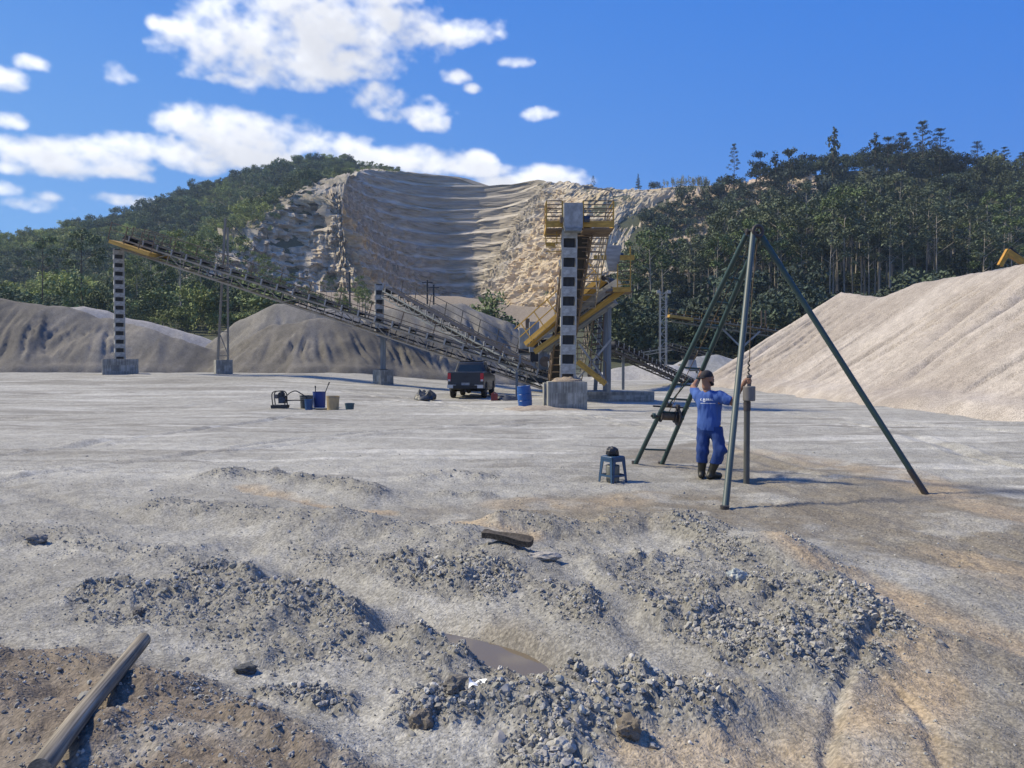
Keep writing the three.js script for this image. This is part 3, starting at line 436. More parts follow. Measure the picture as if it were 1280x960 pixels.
function treeShape(kind, seed) {                        // { trunk, crown } geometries, about the real size in metres
  const R = rng(seed), T = [], K = [];
  if (kind === 'euca') {
    const H = 19 + R() * 6, lean = (R() - 0.5) * 1.6, top = V(lean, H * 0.93, (R() - 0.5) * 1.4); T.push(limb(V(0, -0.6, 0), top, 0.24, 0.05, 8, 7, (R() - 0.5) * 0.5));
    const n = 7 + fl(R() * 4); for (let i = 0; i < n; i++) { const f = 0.52 + 0.46 * (i + R() * 0.6) / n, a = i * 2.4 + R(), L = (1.1 - f) * 4.2 + 0.9 + R() * 0.8, p = V(top.x * f, H * f * 0.93, top.z * f), e = p.clone().add(V(Math.cos(a) * L, L * 0.75, Math.sin(a) * L)); T.push(limb(p, e, 0.08, 0.025, 4, 4, 0.15)); const s = 0.9 + R() * 0.7; K.push([e.x, e.y, e.z, s * 1.25, s * 0.8, s * 1.25]); if (R() > 0.4) K.push([e.x + (R() - 0.5) * 1.8, e.y + 0.7 * R(), e.z + (R() - 0.5) * 1.8, s * 0.8, s * 0.55, s * 0.8]); }
    K.push([top.x, top.y + 0.2, top.z, 1.1, 1.2, 1.1]); return { trunk: mergeGeometries(T), crown: leaves(R, K, 62, 0.26) };
  }
  if (kind === 'broad') {
    const H = 10 + R() * 3; T.push(limb(V(0, -0.6, 0), V((R() - 0.5), H * 0.6, (R() - 0.5)), 0.26, 0.13, 5, 7, 0.2));
    const n = 9 + fl(R() * 4); for (let i = 0; i < n; i++) { const a = i * 2.4 + R(), r = 0.8 + 2.7 * Math.sqrt(R()), y = H * (0.5 + 0.42 * R() * (1 - r / 5)) + 1.0 * R(), s = 1.1 + R() * 0.9; K.push([Math.cos(a) * r, y, Math.sin(a) * r, s * 1.2, s * 0.85, s * 1.2]); T.push(limb(V(0, H * 0.45, 0), V(Math.cos(a) * r * 0.9, y - 0.2, Math.sin(a) * r * 0.9), 0.09, 0.03, 3, 4, 0.1)); }
    return { trunk: mergeGeometries(T), crown: leaves(R, K, 70, 0.27) };
  }
  if (kind === 'umbrella') {                            // tall, layered flat tufts on long branches
    const H = 17 + R() * 5; T.push(limb(V(0, -0.6, 0), V((R() - 0.5) * 1.5, H, (R() - 0.5)), 0.28, 0.07, 7, 7, 0.25));
    const tiers = 7; for (let t = 0; t < tiers; t++) { const f = 0.42 + 0.58 * t / (tiers - 1), L = mix(4.6, 1.0, Math.pow(t / (tiers - 1), 1.5)) * (0.75 + R() * 0.5), m = 4 + fl(R() * 2); for (let i = 0; i < m; i++) { const a = i * 6.283 / m + t * 1.1 + R() * 0.7, l = L * (0.55 + R() * 0.6), e = V(Math.cos(a) * l, H * f + l * 0.32, Math.sin(a) * l); T.push(limb(V(0, H * f - 0.2, 0), e, 0.08, 0.03, 3, 4, 0.1)); const s = 0.75 + R() * 0.5; K.push([e.x, e.y + 0.1, e.z, s * 1.35, s * 0.5, s * 1.35]); } }
    K.push([0, H + 0.1, 0, 1, 0.7, 1]); return { trunk: mergeGeometries(T), crown: leaves(R, K, 60, 0.26, 0.6) };
  }
  if (kind === 'cone') {
    const H = 15 + R() * 3; T.push(limb(V(0, -0.6, 0), V(0, H, 0), 0.24, 0.05, 6, 7, 0.1)); for (let t = 0; t < 15; t++) { const f = 0.28 + 0.72 * t / 14, L = mix(2.8, 0.35, (f - 0.28) / 0.72) * (0.7 + R() * 0.5), a = t * 2.4; K.push([Math.cos(a) * L * 0.7, H * f, Math.sin(a) * L * 0.7, L * 0.85 + 0.35, 0.75, L * 0.85 + 0.35]); } return { trunk: mergeGeometries(T), crown: leaves(R, K, 75, 0.26) };
  }
  // bush
  T.push(limb(V(0, -0.3, 0), V(0.2, 2, 0), 0.09, 0.04, 3, 5)); for (let i = 0; i < 8; i++) { const a = i * 2.4, r = 0.3 + R() * 1.2; K.push([Math.cos(a) * r, 0.9 + R() * 2.2, Math.sin(a) * r, 0.9, 0.8, 0.9]); } return { trunk: mergeGeometries(T), crown: leaves(R, K, 110, 0.17) };
}
const protos = {}; for (const [k, n] of [['euca', 5], ['broad', 4], ['umbrella', 3], ['cone', 2], ['bush', 2]]) protos[k] = Array.from({ length: n }, (_, i) => treeShape(k, 100 + i * 7 + k.length * 31));
const treeR = rng(9);
function tree(name, kind, leaf, bark, label, p, scale, group, wide = 1) {
  const g = protos[kind][fl(treeR() * protos[kind].length)], t = thing(name, label, 'tree', p, treeR() * 6.283, group);
  t.scale.set(scale * wide, scale, scale * wide); part(t, 'trunk', g.trunk, bark); part(t, 'crown', g.crown, leaf); return t;
}
const onHill = (px, d) => { const x = ray(px, 400)[0] * d; return V(x, hillY(x, -d) - 0.2, -d); };
const spots = []; const free = (x, z, r) => { for (const q of spots) if ((q[0] - x) ** 2 + (q[1] - z) ** 2 < r * r) return false; spots.push([x, z]); return true; };
// skyline trees of the right hill and of the pit's rim: [px, py of the top, metres, kind, leaf, label]
for (const [px, py, d, kind, label, wide] of [
  [916, 186, 380, 'umbrella', 'lone tall umbrella-crowned tree at the quarry rim above the tripod', 0.8],
  [797, 216, 425, 'cone', 'small slim lone tree on the quarry rim right of the elevator', 0.6], [817, 224, 425, 'bush', 'low round tree on the quarry rim beside the bamboo', 1], [741, 222, 425, 'umbrella', 'tiny tree on the quarry rim above the elevator', 0.6],
  [948, 206, 310, 'umbrella', 'leftmost tall tree on the crest of the wooded hill', 0.9], [968, 206, 306, 'cone', 'pointed tree on the wooded crest above the tripod top', 1], [985, 205, 304, 'umbrella', 'tree on the wooded crest right of the tripod top', 0.8], [1004, 206, 304, 'broad', 'round tree on the wooded crest left of the tall spire', 1],
  [1040, 180, 303, 'cone', 'tall pointed spire tree standing alone on the wooded crest', 0.9], [1062, 199, 302, 'broad', 'dense round tree right of the spire on the wooded crest', 1.1], [1092, 181, 304, 'cone', 'tall tree just left of the biggest crest trees', 1.1], [1108, 184, 306, 'umbrella', 'tree leaning on the left flank of the biggest crest trees', 0.9],
  [1126, 176, 308, 'umbrella', 'tall layered tree left of the highest crest tree', 1], [1150, 160, 310, 'umbrella', 'highest layered tree on the wooded crest', 1.1], [1172, 168, 311, 'umbrella', 'second highest layered tree right of the highest one', 1.2], [1198, 186, 314, 'broad', 'flat-topped tree sloping down from the highest trees', 1.1],
  [1218, 184, 318, 'umbrella', 'thin layered tree on the crest toward the right edge', 1], [1252, 189, 320, 'umbrella', 'small parasol-shaped tree on the crest near the right edge', 0.8], [1276, 192, 322, 'umbrella', 'parasol-shaped tree at the right edge of the crest', 1.1],
]) { const p = onHill(px, d), top = at(px, py, d).y, H = Math.max(4, top - p.y), nat = { umbrella: 20, cone: 16.5, broad: 12, bush: 3.6 }[kind]; free(p.x, p.z, 0.1); tree('crest_tree', kind, LEAF.araucaria, BARK.brown, label, p, H / nat, undefined, wide * clamp(15 / H, 0.8, 1.25)); }
// pale-trunked eucalyptus standing on the lower slope: individuals
{ const R = rng(21); let n = 0, guard = 0;
  while (n < 150 && guard++ < 6000) { const px = 772 + R() * 500, d = 168 + R() * 62 - (px < 860 ? 6 : 0), p = onHill(px, d); if (!free(p.x, p.z, 2.6)) continue;
    const up = sstep(1000, 1250, px); const where = px < 815 ? 'beside the yellow elevator platforms' : px < 850 ? 'behind the light mast' : px < 940 ? 'behind the tripod ladder' : px < 1060 ? 'just right of the tripod top' : 'above the crest of the right stockpile', light = R() < 0.25; tree('eucalyptus_tree', 'euca', light ? LEAF.mid : LEAF.euca, BARK.pale, `tall ${light ? 'lighter green' : 'dull green'} eucalyptus with pale bare trunk ${where}`, p, (0.85 + R() * 0.4) * (1 - up * 0.12) * (px < 900 ? 0.84 : 1), `${light ? 'lighter green' : 'dull green'} eucalyptus ${where}`); n++; } }
// trees in front of the left mountain
{ const R = rng(33); let n = 0, guard = 0;
  while (n < 70 && guard++ < 3000) { const px = 150 + R() * 310, d = 175 + R() * 70, p = onHill(px, d); if (!free(p.x, p.z, 4)) continue; const e = R() < 0.55, fr = R() < 0.5, where = px < 280 ? 'between checkered column and tall post' : px < 360 ? 'right of the tall conveyor post' : 'below the left rock face', look = `${e ? 'slender' : 'round'} ${fr ? 'yellow green' : 'mid green'} valley tree ${where}`; tree('valley_tree', e ? 'euca' : 'broad', fr ? LEAF.fresh : LEAF.mid, e ? BARK.pale : BARK.brown, look, p, (e ? 0.62 + R() * 0.35 : 0.7 + R() * 0.5) * (1 - 0.45 * sstep(300, 370, px)), 'group of ' + look); n++; }
  for (const [px, d, s, label] of [[606, 150, 1.55, 'bushy green tree standing behind the gullied pile left of the elevator'], [622, 160, 1.2, 'smaller green bush right of the bushy tree behind the gullied pile'], [52, 190, 0.9, 'slim tree above the far left stockpile'], [105, 195, 1.2, 'spindly tree left of the checkered column']]) { const p = onHill(px, d); tree('valley_tree', px > 300 ? 'bush' : 'euca', LEAF.mid, BARK.brown, label, p, px > 300 ? s * 2 : s); }
}
// bamboo clump on the rim
{ const p = onHill(858, 412), t = thing('bamboo_clump', 'yellow green bamboo clump on the quarry rim left of the lone tall tree', 'bamboo', p), R = rng(4), K = [], T = []; for (let i = 0; i < 60; i++) { const x = (R() - 0.5) * 24, z = (R() - 0.5) * 6, h = 4 + R() * 3; T.push(limb(V(x, -2.5, z), V(x + R() - 0.5, h, z), 0.07, 0.03, 3, 4, 0.1)); K.push([x, h * 0.75, z, 0.8, h * 0.36, 0.8]); } part(t, 'cane', mergeGeometries(T), BARK.pale); part(t, 'foliage', leaves(R, K, 26, 0.28, 1.2), LEAF.bamboo); }
// the rest of the woods, which reads as one mass
{
  const low = (seed, n, H) => { const R = rng(seed), K = []; for (let i = 0; i < n; i++) { const a = i * 2.4 + R(), r = 0.5 + 2.2 * Math.sqrt(R()); K.push([Math.cos(a) * r, H * (0.62 + 0.34 * R() * (1 - r / 4)), Math.sin(a) * r, 1.25 + R() * 0.6, 0.95 + R() * 0.5, 1.25 + R() * 0.6]); } K.push([0, H * 0.35, 0, 1.4, H * 0.3, 1.4]); return leaves(R, K, 42, 0.31); };
  const shapes = [low(1, 9, 8), low(2, 7, 10), low(3, 10, 7), low(4, 6, 11)], R = rng(55), lists = shapes.map(() => []);
  const put = (x, z, s, tone) => { const y = hillY(x, z) - 0.8; lists[fl(R() * shapes.length)].push([x, y, z, s, tone]); };
  for (let i = 0; i < 60000; i++) { // right hill
    const d = 116 + R() * 234, px = 740 + R() * 640, x = ray(px, 400)[0] * d, z = -d; if (z < -250 && x < 140 && (inPit(x, z) || behindToe(x, z) < 14)) continue; if (px < 800 && d > 240) continue; if (d < 122 + n2(x * 0.1, 4) * 6 + sstep(1000, 1100, px) * 30) continue; if (!free(x, z, 3.3)) continue; put(x, z, 0.55 + R() * R() * 1.15, 0); }
  for (let i = 0; i < 42000; i++) { // left mountain
    const d = 150 + R() * 540, px = -120 + R() * 640, x = ray(px, 400)[0] * d, z = -d; const rock = z < -255 && z > -470 && x > -175 ? behindToe(x, z) : 99; if (d < 300 && px > 335) continue; if (px > 500 && d > 380) continue; const shrub = px > 440 && d > 380; if (rock < 8 && x > -150) continue; if (rock < 90 && x > -125 && z < -300) { if (FLOOR - 1 + rock * 1.5 < natural(x, z) - 2) continue; } if (!free(x, z, 3.0 + d * 0.002)) continue; put(x, z, shrub ? 0.2 + R() * 0.25 : 0.45 + R() * R() * 1.1 + (d > 400 ? 0.1 : 0), 1); }
  const wood = new THREE.Group(); wood.name = 'hillside_forest'; wood.userData = { kind: 'stuff', label: 'dense mixed woodland covering both hillsides', category: 'forest' }; scene.add(wood);
  const m = new THREE.Matrix4(), q = new THREE.Quaternion(), c = new THREE.Color();
  const mat = new THREE.MeshStandardMaterial({ color: 0xffffff, vertexColors: true, roughness: 0.88, side: THREE.DoubleSide });
  lists.forEach((l, k) => { const inst = new THREE.InstancedMesh(shapes[k], mat, l.length); l.forEach(([x, y, z, s, tone], i) => { q.setFromAxisAngle(V(0, 1, 0), R() * 6.283); m.compose(V(x, y, z), q, V(s * (0.85 + R() * 0.3), s * (0.85 + R() * 0.4), s * (0.85 + R() * 0.3))); inst.setMatrixAt(i, m); const p = sstep(-0.3, 0.4, fbm2(x * 0.02, z * 0.02, 3)), t = 0.6 + R() * 0.75; tone ? c.setRGB(mix(0.10, 0.28, p) * t, mix(0.14, 0.32, p) * t, mix(0.06, 0.085, p) * t) : c.setRGB(mix(0.05, 0.095, p) * t, mix(0.075, 0.12, p) * t, mix(0.05, 0.06, p) * t); inst.setColorAt(i, c); }); inst.name = 'canopy'; wood.add(onMesh(inst)); });
  console.log('woods', lists.map(l => l.length).join(' '));
}

// ---------------------------------------------------------------- the crushing plant
const gy = (x, z) => yardBase(x, z);
function block(px, py, d, w, h, dep, label, turn = 0) { const p = at(px, py, d); p.y = gy(p.x, p.z) - 0.15; const t = thing('concrete_footing', label, 'footing', p, turn); const g = new THREE.BoxGeometry(w, h + 0.15, dep, 6, 4, 6); bent(g, (x, y, z) => [x + n3(x * 3, y * 3, z * 3) * 0.012, y + (h + 0.15) / 2 + (y > 0 ? n3(x * 2, 1, z * 2) * 0.015 : 0), z + n3(x * 3 + 9, y * 3, z * 3) * 0.012]); const q = part(t, 'body', toCreasedNormals(g, 0.6), M.concrete); return { t, p: V(p.x, p.y + h + 0.15, p.z) }; }
// battened post: two channels joined by plates on each face, a dark sheet inside stands for the shade between them
function battened(t, a, b, w, dep, n, plate, turn = 0, first = 0.3) {
  const up = b.clone().sub(a), L = up.length(); up.normalize(); const c = Math.cos(turn), s = Math.sin(turn), X = V(c, 0, -s), Z = V(s, 0, c);
  for (const i of [-1, 1]) for (const k of [-1, 1]) { const o = X.clone().multiplyScalar(i * (w / 2 - 0.03)).add(Z.clone().multiplyScalar(k * (dep / 2 - 0.03))); bar(t, 'channel', a.clone().add(o), b.clone().add(o), 0.06, 0.06, plate, Z); }
  const step = L / n; for (let i = 0; i < n; i++) for (const f of [0, 1]) { const lo = step * (i + (f ? first : first + 0.0)), hi = lo + step * 0.52; const shift = f ? step * 0.45 : 0; if (hi + shift > L + 0.05) continue;
    const pa = a.clone().addScaledVector(up, lo + shift), pb = a.clone().addScaledVector(up, Math.min(L, hi + shift));
    if (!f) for (const k of [1, -1]) { const o = Z.clone().multiplyScalar(k * (dep / 2 + 0.006)); bar(t, 'batten_plate', pa.clone().add(o), pb.clone().add(o), w * 0.98, 0.012, plate, Z); }
    else for (const k of [1, -1]) { const o = X.clone().multiplyScalar(k * (w / 2 + 0.006)); bar(t, 'batten_plate', pa.clone().add(o), pb.clone().add(o), dep * 0.9, 0.012, plate, X); } }
  bar(t, 'gap_shade', a.clone(), b.clone(), w * 0.72, 0.03, M.shade, Z);  // dark sheet painting the shade seen in the gaps between plates
}
// belt conveyor between head a and tail b: two truss sides, belt on idlers, return strand, optional walkways
function conveyor(t, a, b, o) {
  const d = b.clone().sub(a), L = d.length(), z = d.clone().normalize(), x = V(0, 1, 0).cross(z).normalize(), u = z.clone().cross(x); const W = o.w, D = o.depth, P = (s, i, h) => a.clone().addScaledVector(z, s).addScaledVector(x, i).addScaledVector(u, h);
  const steelM = o.steel || M.dusty;
  for (const i of [-1, 1]) {
    bar(t, 'top_chord', P(0, i * W / 2, 0), P(L, i * W / 2, 0), 0.07, 0.1, steelM); bar(t, 'bottom_chord', P(0, i * W / 2, -D), P(L, i * W / 2, -D), 0.07, 0.08, steelM);
    for (let s = 0, k = 0; s < L - 0.1; s += o.bay, k++) { const e = Math.min(L, s + o.bay); bar(t, 'truss_post', P(s, i * W / 2, 0), P(s, i * W / 2, -D), 0.045, 0.045, steelM, x); bar(t, 'truss_brace', P(k % 2 ? s : e, i * W / 2, 0), P(k % 2 ? e : s, i * W / 2, -D), 0.04, 0.04, steelM, x); }
  }
  for (let s = 0; s < L - 0.1; s += o.bay) bar(t, 'cross_bar', P(s, -W / 2, -D), P(s, W / 2, -D), 0.05, 0.05, steelM, z);
  bar(t, 'belt', P(0, 0, 0.26), P(L, 0, 0.26), W * 0.72, 0.03, M.belt, u); bar(t, 'belt_edge', P(0, W * 0.43, 0.33), P(L, W * 0.43, 0.33), W * 0.16, 0.03, M.belt, u); bar(t, 'belt_edge', P(0, -W * 0.43, 0.33), P(L, -W * 0.43, 0.33), W * 0.16, 0.03, M.belt, u); bar(t, 'return_belt', P(0, 0, -D * 0.6), P(L, 0, -D * 0.6), W * 0.8, 0.025, M.belt, u);
  for (let s = 0.5; s < L; s += o.idler || 1.15) { const g = sub(t, 'idler_frame'); rod(g, 'roller', P(s, -W * 0.34, 0.18), P(s, W * 0.34, 0.18), 0.06, M.dark); for (const i of [-1, 1]) bar(g, 'bracket', P(s, i * W * 0.53, 0.02), P(s, i * W * 0.56, 0.38), 0.06, 0.09, o.bracket || M.galv, z); }
  rod(t, 'head_pulley', P(0.15, -W * 0.45, 0.05), P(0.15, W * 0.45, 0.05), 0.26, M.dark); rod(t, 'tail_pulley', P(L - 0.15, -W * 0.45, 0.05), P(L - 0.15, W * 0.45, 0.05), 0.26, M.dark);
  for (const i of o.walk || []) { const c = i * (W / 2 + 0.4), e = i * (W / 2 + 0.75); if (!o.open) bar(t, 'walkway', P(0, c, -0.08), P(o.walkTo || L, c, -0.08), 0.62, 0.04, o.rail || steelM, u);
    const len = o.walkTo || L; for (const h of [0.5, 1.0]) bar(t, 'handrail', P(0, e, h), P(len, e, h), 0.045, 0.045, o.rail || steelM); if (o.kick) bar(t, 'kick_plate', P(0, e, 0.06), P(len, e, 0.06), 0.02, 0.22, o.kick, u); for (let s = 0; s <= len; s += o.post || 1.6) bar(t, 'rail_post', P(s, e, -0.08), P(s, e, 1.0), 0.045, 0.045, o.rail || steelM, x); }
  return P;
}
{ // long conveyor rising to the left
  const head = at(160, 301, 51), tail = at(688, 474, 43), base = V(0, gy(-20, -50), -48);
  const t = thing('belt_conveyor', 'long rusty belt conveyor rising to the left over the dark stockpiles', 'conveyor', V(tail.x, gy(tail.x, tail.z), tail.z));
  const P = conveyor(t, head, tail, { w: 0.9, depth: 0.62, bay: 1.25, walk: [1], rail: M.rust, steel: M.dusty, post: 2.2 });
  bar(t, 'head_platform', P(-0.35, -0.25, -0.3), P(2.9, -0.25, -0.3), 1.9, 0.24, M.yellow, V(0, 1, 0));
  for (const i of [-1.15, 0.75]) { for (const h of [0.45, 0.9]) bar(t, 'handrail', P(-0.5, i, h), P(3.0, i, h), 0.04, 0.04, M.rust); for (const s of [-0.5, 0.8, 2.0, 3.0]) bar(t, 'rail_post', P(s, i, -0.2), P(s, i, 0.95), 0.045, 0.045, M.rust); }
  box(t, 'drive_motor', P(0.9, 0.85, 0.15), 0.5, 0.4, 0.55, M.motor);
  // its three supports
  const b1 = block(150, 460, 51, 2.1, 1.0, 2.1, 'broad concrete footing under the checkered black and white column', 0.5);
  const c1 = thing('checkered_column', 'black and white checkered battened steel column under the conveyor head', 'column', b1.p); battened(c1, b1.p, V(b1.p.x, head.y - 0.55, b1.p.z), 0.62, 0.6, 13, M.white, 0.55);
  const b2 = block(279, 460, 51.5, 1.05, 0.95, 1.05, 'cube concrete footing under the tall conveyor post', 0.5);
  const c2 = thing('tall_post', 'tall narrow steel support post rising above the long conveyor', 'post', b2.p); { const q = b2.p, tp = at(282, 273, 51.5); const w = 0.36; bar(c2, 'leg', q.clone().add(V(-w, 0, 0)), tp.clone().add(V(-0.02, 0, 0)), 0.13, 0.13, M.dusty); bar(c2, 'leg', q.clone().add(V(w, 0, 0.1)), tp.clone().add(V(0.14, -0.6, 0.05)), 0.11, 0.11, M.dusty); for (const [f, r] of [[0.03, 1], [0.2, 0.83], [0.42, 0.6], [0.62, 0.4]]) bar(c2, 'tie_bar', q.clone().lerp(tp, f).add(V(-w * r, 0, 0.05)), q.clone().lerp(tp, f).add(V(w * r + 0.05, 0, 0.05)), 0.06, 0.06, M.dusty); bar(c2, 'brace', q.clone().lerp(tp, 0.2).add(V(-w * 0.8, 0, 0.05)), q.clone().lerp(tp, 0.03).add(V(w, 0, 0.05)), 0.05, 0.05, M.dusty); bar(c2, 'stay', tp.clone(), at(330, 322, 50.5), 0.03, 0.03, M.dark); }
  const b3 = block(479, 470, 46.5, 0.9, 0.85, 0.9, 'concrete footing under the middle conveyor pillar', 0.7);
  const c3 = thing('conveyor_pillar', 'short grey steel pillar under the middle of the long conveyor', 'pillar', b3.p); { const tp = V(b3.p.x, at(480, 412, 46.5).y, b3.p.z); bar(c3, 'shaft', b3.p.clone(), tp, 0.3, 0.26, M.grey); box(c3, 'cap_plate', tp, 0.7, 0.08, 1.2, M.rust); box(c3, 'base_plate', b3.p.clone().add(V(0, 0.02, 0)), 0.5, 0.05, 0.5, M.rust); }
  const q1 = at(646, 465, 42.5), g1 = gy(q1.x, q1.z), c4 = thing('conveyor_trestle', 'small steel trestle leg under the low end of the long conveyor', 'trestle', V(q1.x, g1, q1.z)); for (const k of [-0.4, 0.4]) bar(c4, 'leg', V(q1.x, g1 - 0.1, q1.z + k), V(q1.x, q1.y, q1.z + k), 0.14, 0.12, M.grey); bar(c4, 'tie_bar', V(q1.x, g1 + 0.4, q1.z - 0.4), V(q1.x, g1 + 0.4, q1.z + 0.4), 0.06, 0.06, M.grey);
}
{ // second conveyor behind it
  const head = at(485, 364, 64), tail = at(690, 476, 47), t = thing('belt_conveyor', 'shorter dark belt conveyor rising left behind the long one', 'conveyor', V(tail.x, gy(tail.x, tail.z), tail.z));
  conveyor(t, head, tail, { w: 1.0, depth: 0.55, bay: 1.4, steel: M.grey, walk: [1], rail: M.dark, post: 2.4 });
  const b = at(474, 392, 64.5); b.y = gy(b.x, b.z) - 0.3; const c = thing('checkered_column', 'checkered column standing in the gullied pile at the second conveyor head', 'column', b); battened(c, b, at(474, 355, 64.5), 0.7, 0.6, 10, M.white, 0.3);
}
for (const [px, d, y0, label] of [[534, 88, 350, 'left of two thin poles behind the second conveyor'], [542, 88, 356, 'right of two thin poles behind the second conveyor'], [437, 140, 340, 'thin wooden pole in front of the left rock face']]) { const top = at(px, y0, d), x = top.x, b = V(x, Math.min(natural(x, -d), 1), -d), t = thing('utility_pole', label, 'pole', b); rod(t, 'shaft', b, top, d > 100 ? 0.16 : 0.1, M.dark); bar(t, 'cross_arm', top.clone().add(V(-0.6, -0.3, 0)), top.clone().add(V(0.6, -0.3, 0)), 0.1, 0.1, M.dark); }

// the tall elevating conveyor that comes toward the camera
const footA = (() => { // concrete block in front
  const p = at(708, 500, 30); return block(708, 500, 30.4, 1.5, 1.12, 1.5, 'large stained concrete block carrying the elevator column', 0.0); })();
block(688, 500, 32.6, 0.6, 1.0, 1.2, 'narrow concrete block just left behind the large stained block');
{ const p = at(782, 490, 38.5); p.y = gy(p.x, p.z) - 0.1; const t = thing('concrete_slab', 'low concrete plinth right of the large stained block', 'plinth', p); box(t, 'body', V(at(760, 490, 38.5).x, p.y + 0.3, p.z), 4.2, 0.55, 2.4, M.concrete); }
{
  const crumbs = []; const R = rng(8); const g = new THREE.SphereGeometry(1, 20, 10, 0, 6.283, 0, 1.571); bent(g, (x, y, z) => [x * 0.62 + n2(x * 3, z * 3) * 0.05, y * 0.16 * (1 + 0.4 * n2(x * 4, z * 4)), z * 0.5]);
  single('sand_heap', g, new THREE.MeshStandardMaterial({ color: lin(0.45, 0.36, 0.26), roughness: 0.95, map: GRIT, bumpMap: GRITB, bumpScale: 0.02 }), 'small heap of buff sand on top of the large stained block', 'sand heap', V(footA.p.x, footA.p.y, footA.p.z + 0.15));
  const col = thing('elevator_column', 'white battened steel column with dark openings on the large concrete block', 'column', footA.p), top = at(712, 284, 30.4), foot = footA.p.clone().add(V(-0.02, 0, -0.1)); 
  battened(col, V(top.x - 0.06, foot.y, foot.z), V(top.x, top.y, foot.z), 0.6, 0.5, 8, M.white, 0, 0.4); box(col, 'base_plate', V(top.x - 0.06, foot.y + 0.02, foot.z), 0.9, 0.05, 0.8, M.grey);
  const head = at(723, 277, 31.4), tail = at(697, 474, 42), t = thing('elevator_conveyor', 'tall inclined conveyor with yellow railed head platform behind the white column', 'conveyor', V(tail.x, gy(tail.x, tail.z), tail.z));
  conveyor(t, head, tail, { w: 1.0, depth: 0.75, bay: 0.7, steel: M.rust, walk: [-1], open: true, rail: M.dusty, idler: 1.2, post: 0.9 });
  const stepMat = M.dusty; { const d = tail.clone().sub(head), L = d.length(), z = d.clone().normalize(), x = V(0, 1, 0).cross(z).normalize(); for (let s = 0.2; s < L; s += 0.5) for (const i of [-1]) bar(t, 'walkway_tread', head.clone().addScaledVector(z, s).addScaledVector(x, i * 0.66).add(V(0, -0.12, 0)), head.clone().addScaledVector(z, s).addScaledVector(x, i * 1.28).add(V(0, -0.12, 0)), 0.06, 0.05, M.dusty); bar(t, 'walkway_stringer', head.clone().addScaledVector(x, -1.3).add(V(0, -0.1, 0)), tail.clone().addScaledVector(x, -1.3).add(V(0, -0.1, 0)), 0.05, 0.08, M.dusty); }
  // head chute and platform
  const d0 = 30.2, c = (px, py, d = d0) => at(px, py, d);
  const ch = c(716, 271), chute = box(t, 'head_chute', V(ch.x, ch.y, ch.z), 0.72, 0.95, 0.7, M.galv); box(t, 'chute_skirt', c(716, 288, 30.1), 0.66, 0.12, 0.6, M.grey);
  rod(t, 'drive_motor', c(730, 274, 30.0), c(737, 274, 30.0), 0.12, M.motor); box(t, 'gearbox', c(702, 275, 30.0), 0.12, 0.2, 0.22, M.rust);
  const yTop = c(700, 251).y, yDeck = c(700, 282).y;
  for (const [x0, x1, y1] of [[683, 703, 252], [729, 767, 252]]) { const A = c(x0, 280), B = c(x1, 280);
    bar(t, 'toe_board', A, B, 0.04, 0.24, M.yellow); for (let k = 0; k < 6; k++) { const y = mix(yTop, yDeck + 0.16, k / 5.4); bar(t, 'guard_bar', V(A.x, y, A.z), V(B.x, y, B.z), 0.035, 0.035, M.rust); }
    for (const q of [A, B]) bar(t, 'rail_post', V(q.x, yDeck - 0.1, q.z), V(q.x, yTop, q.z), 0.05, 0.05, M.yellow); 
    box(t, 'deck_grating', V((A.x + B.x) / 2, yDeck - 0.12, A.z - 0.9), B.x - A.x, 0.05, 1.8, M.rust);
    for (let k = 0; k < 5; k++) { const y = yDeck - 0.25 - k * 0.17, sh = x0 < 700 ? 0 : k * 0.03; bar(t, 'lower_guard_bar', V(A.x, y, A.z - 0.5), V(B.x - sh * 4, y, A.z - 0.5), 0.03, 0.03, x0 < 700 ? M.yellow : M.rust); }
    const far = -1.8; bar(t, 'back_toe_board', A.clone().add(V(0, 0.02, far)), B.clone().add(V(0, 0.02, far)), 0.04, 0.2, M.yellow); for (let k = 0; k < 3; k++) { const y = mix(yTop, yDeck + 0.3, k / 2.5); bar(t, 'guard_bar', V(A.x, y, A.z + far), V(B.x, y, B.z + far), 0.03, 0.03, M.rust); }
    const ox = x0 < 700 ? A.x : B.x; for (let k = 0; k < 4; k++) { const y = mix(yTop, yDeck + 0.3, k / 3); bar(t, 'guard_bar', V(ox, y, A.z), V(ox, y, A.z + far), 0.03, 0.03, M.yellow); } bar(t, 'toe_board', V(ox, yDeck, A.z), V(ox, yDeck, A.z + far), 0.04, 0.22, M.yellow); }
  const L0 = c(683, 303), R0 = c(703, 303); bar(t, 'lower_toe_board', V(L0.x, L0.y, L0.z - 0.5), V(R0.x - 0.25, L0.y, L0.z - 0.5), 0.04, 0.16, M.yellow);
  for (const px of [683, 697]) { const q = c(px, 282); bar(t, 'hanger', V(q.x, q.y, q.z - 0.5), V(q.x, L0.y, q.z - 0.5), 0.04, 0.04, M.yellow); }
  const Lp = c(733, 236, 31.5); // lamp arm over the platform
  const lamp = thing('lamp_arm', 'bent lamp arm with floodlight above the top platform', 'lamp', c(766, 262, 31)); part(lamp, 'arm', tubeGeo([c(766, 280, 31), c(766, 246, 31), c(763, 239, 31), c(735, 235, 31)].map(v => v.sub(lamp.position)), 0.022, 24, 6), M.grey); box(lamp, 'floodlight', c(733, 234, 31), 0.22, 0.07, 0.2, M.grey);
}
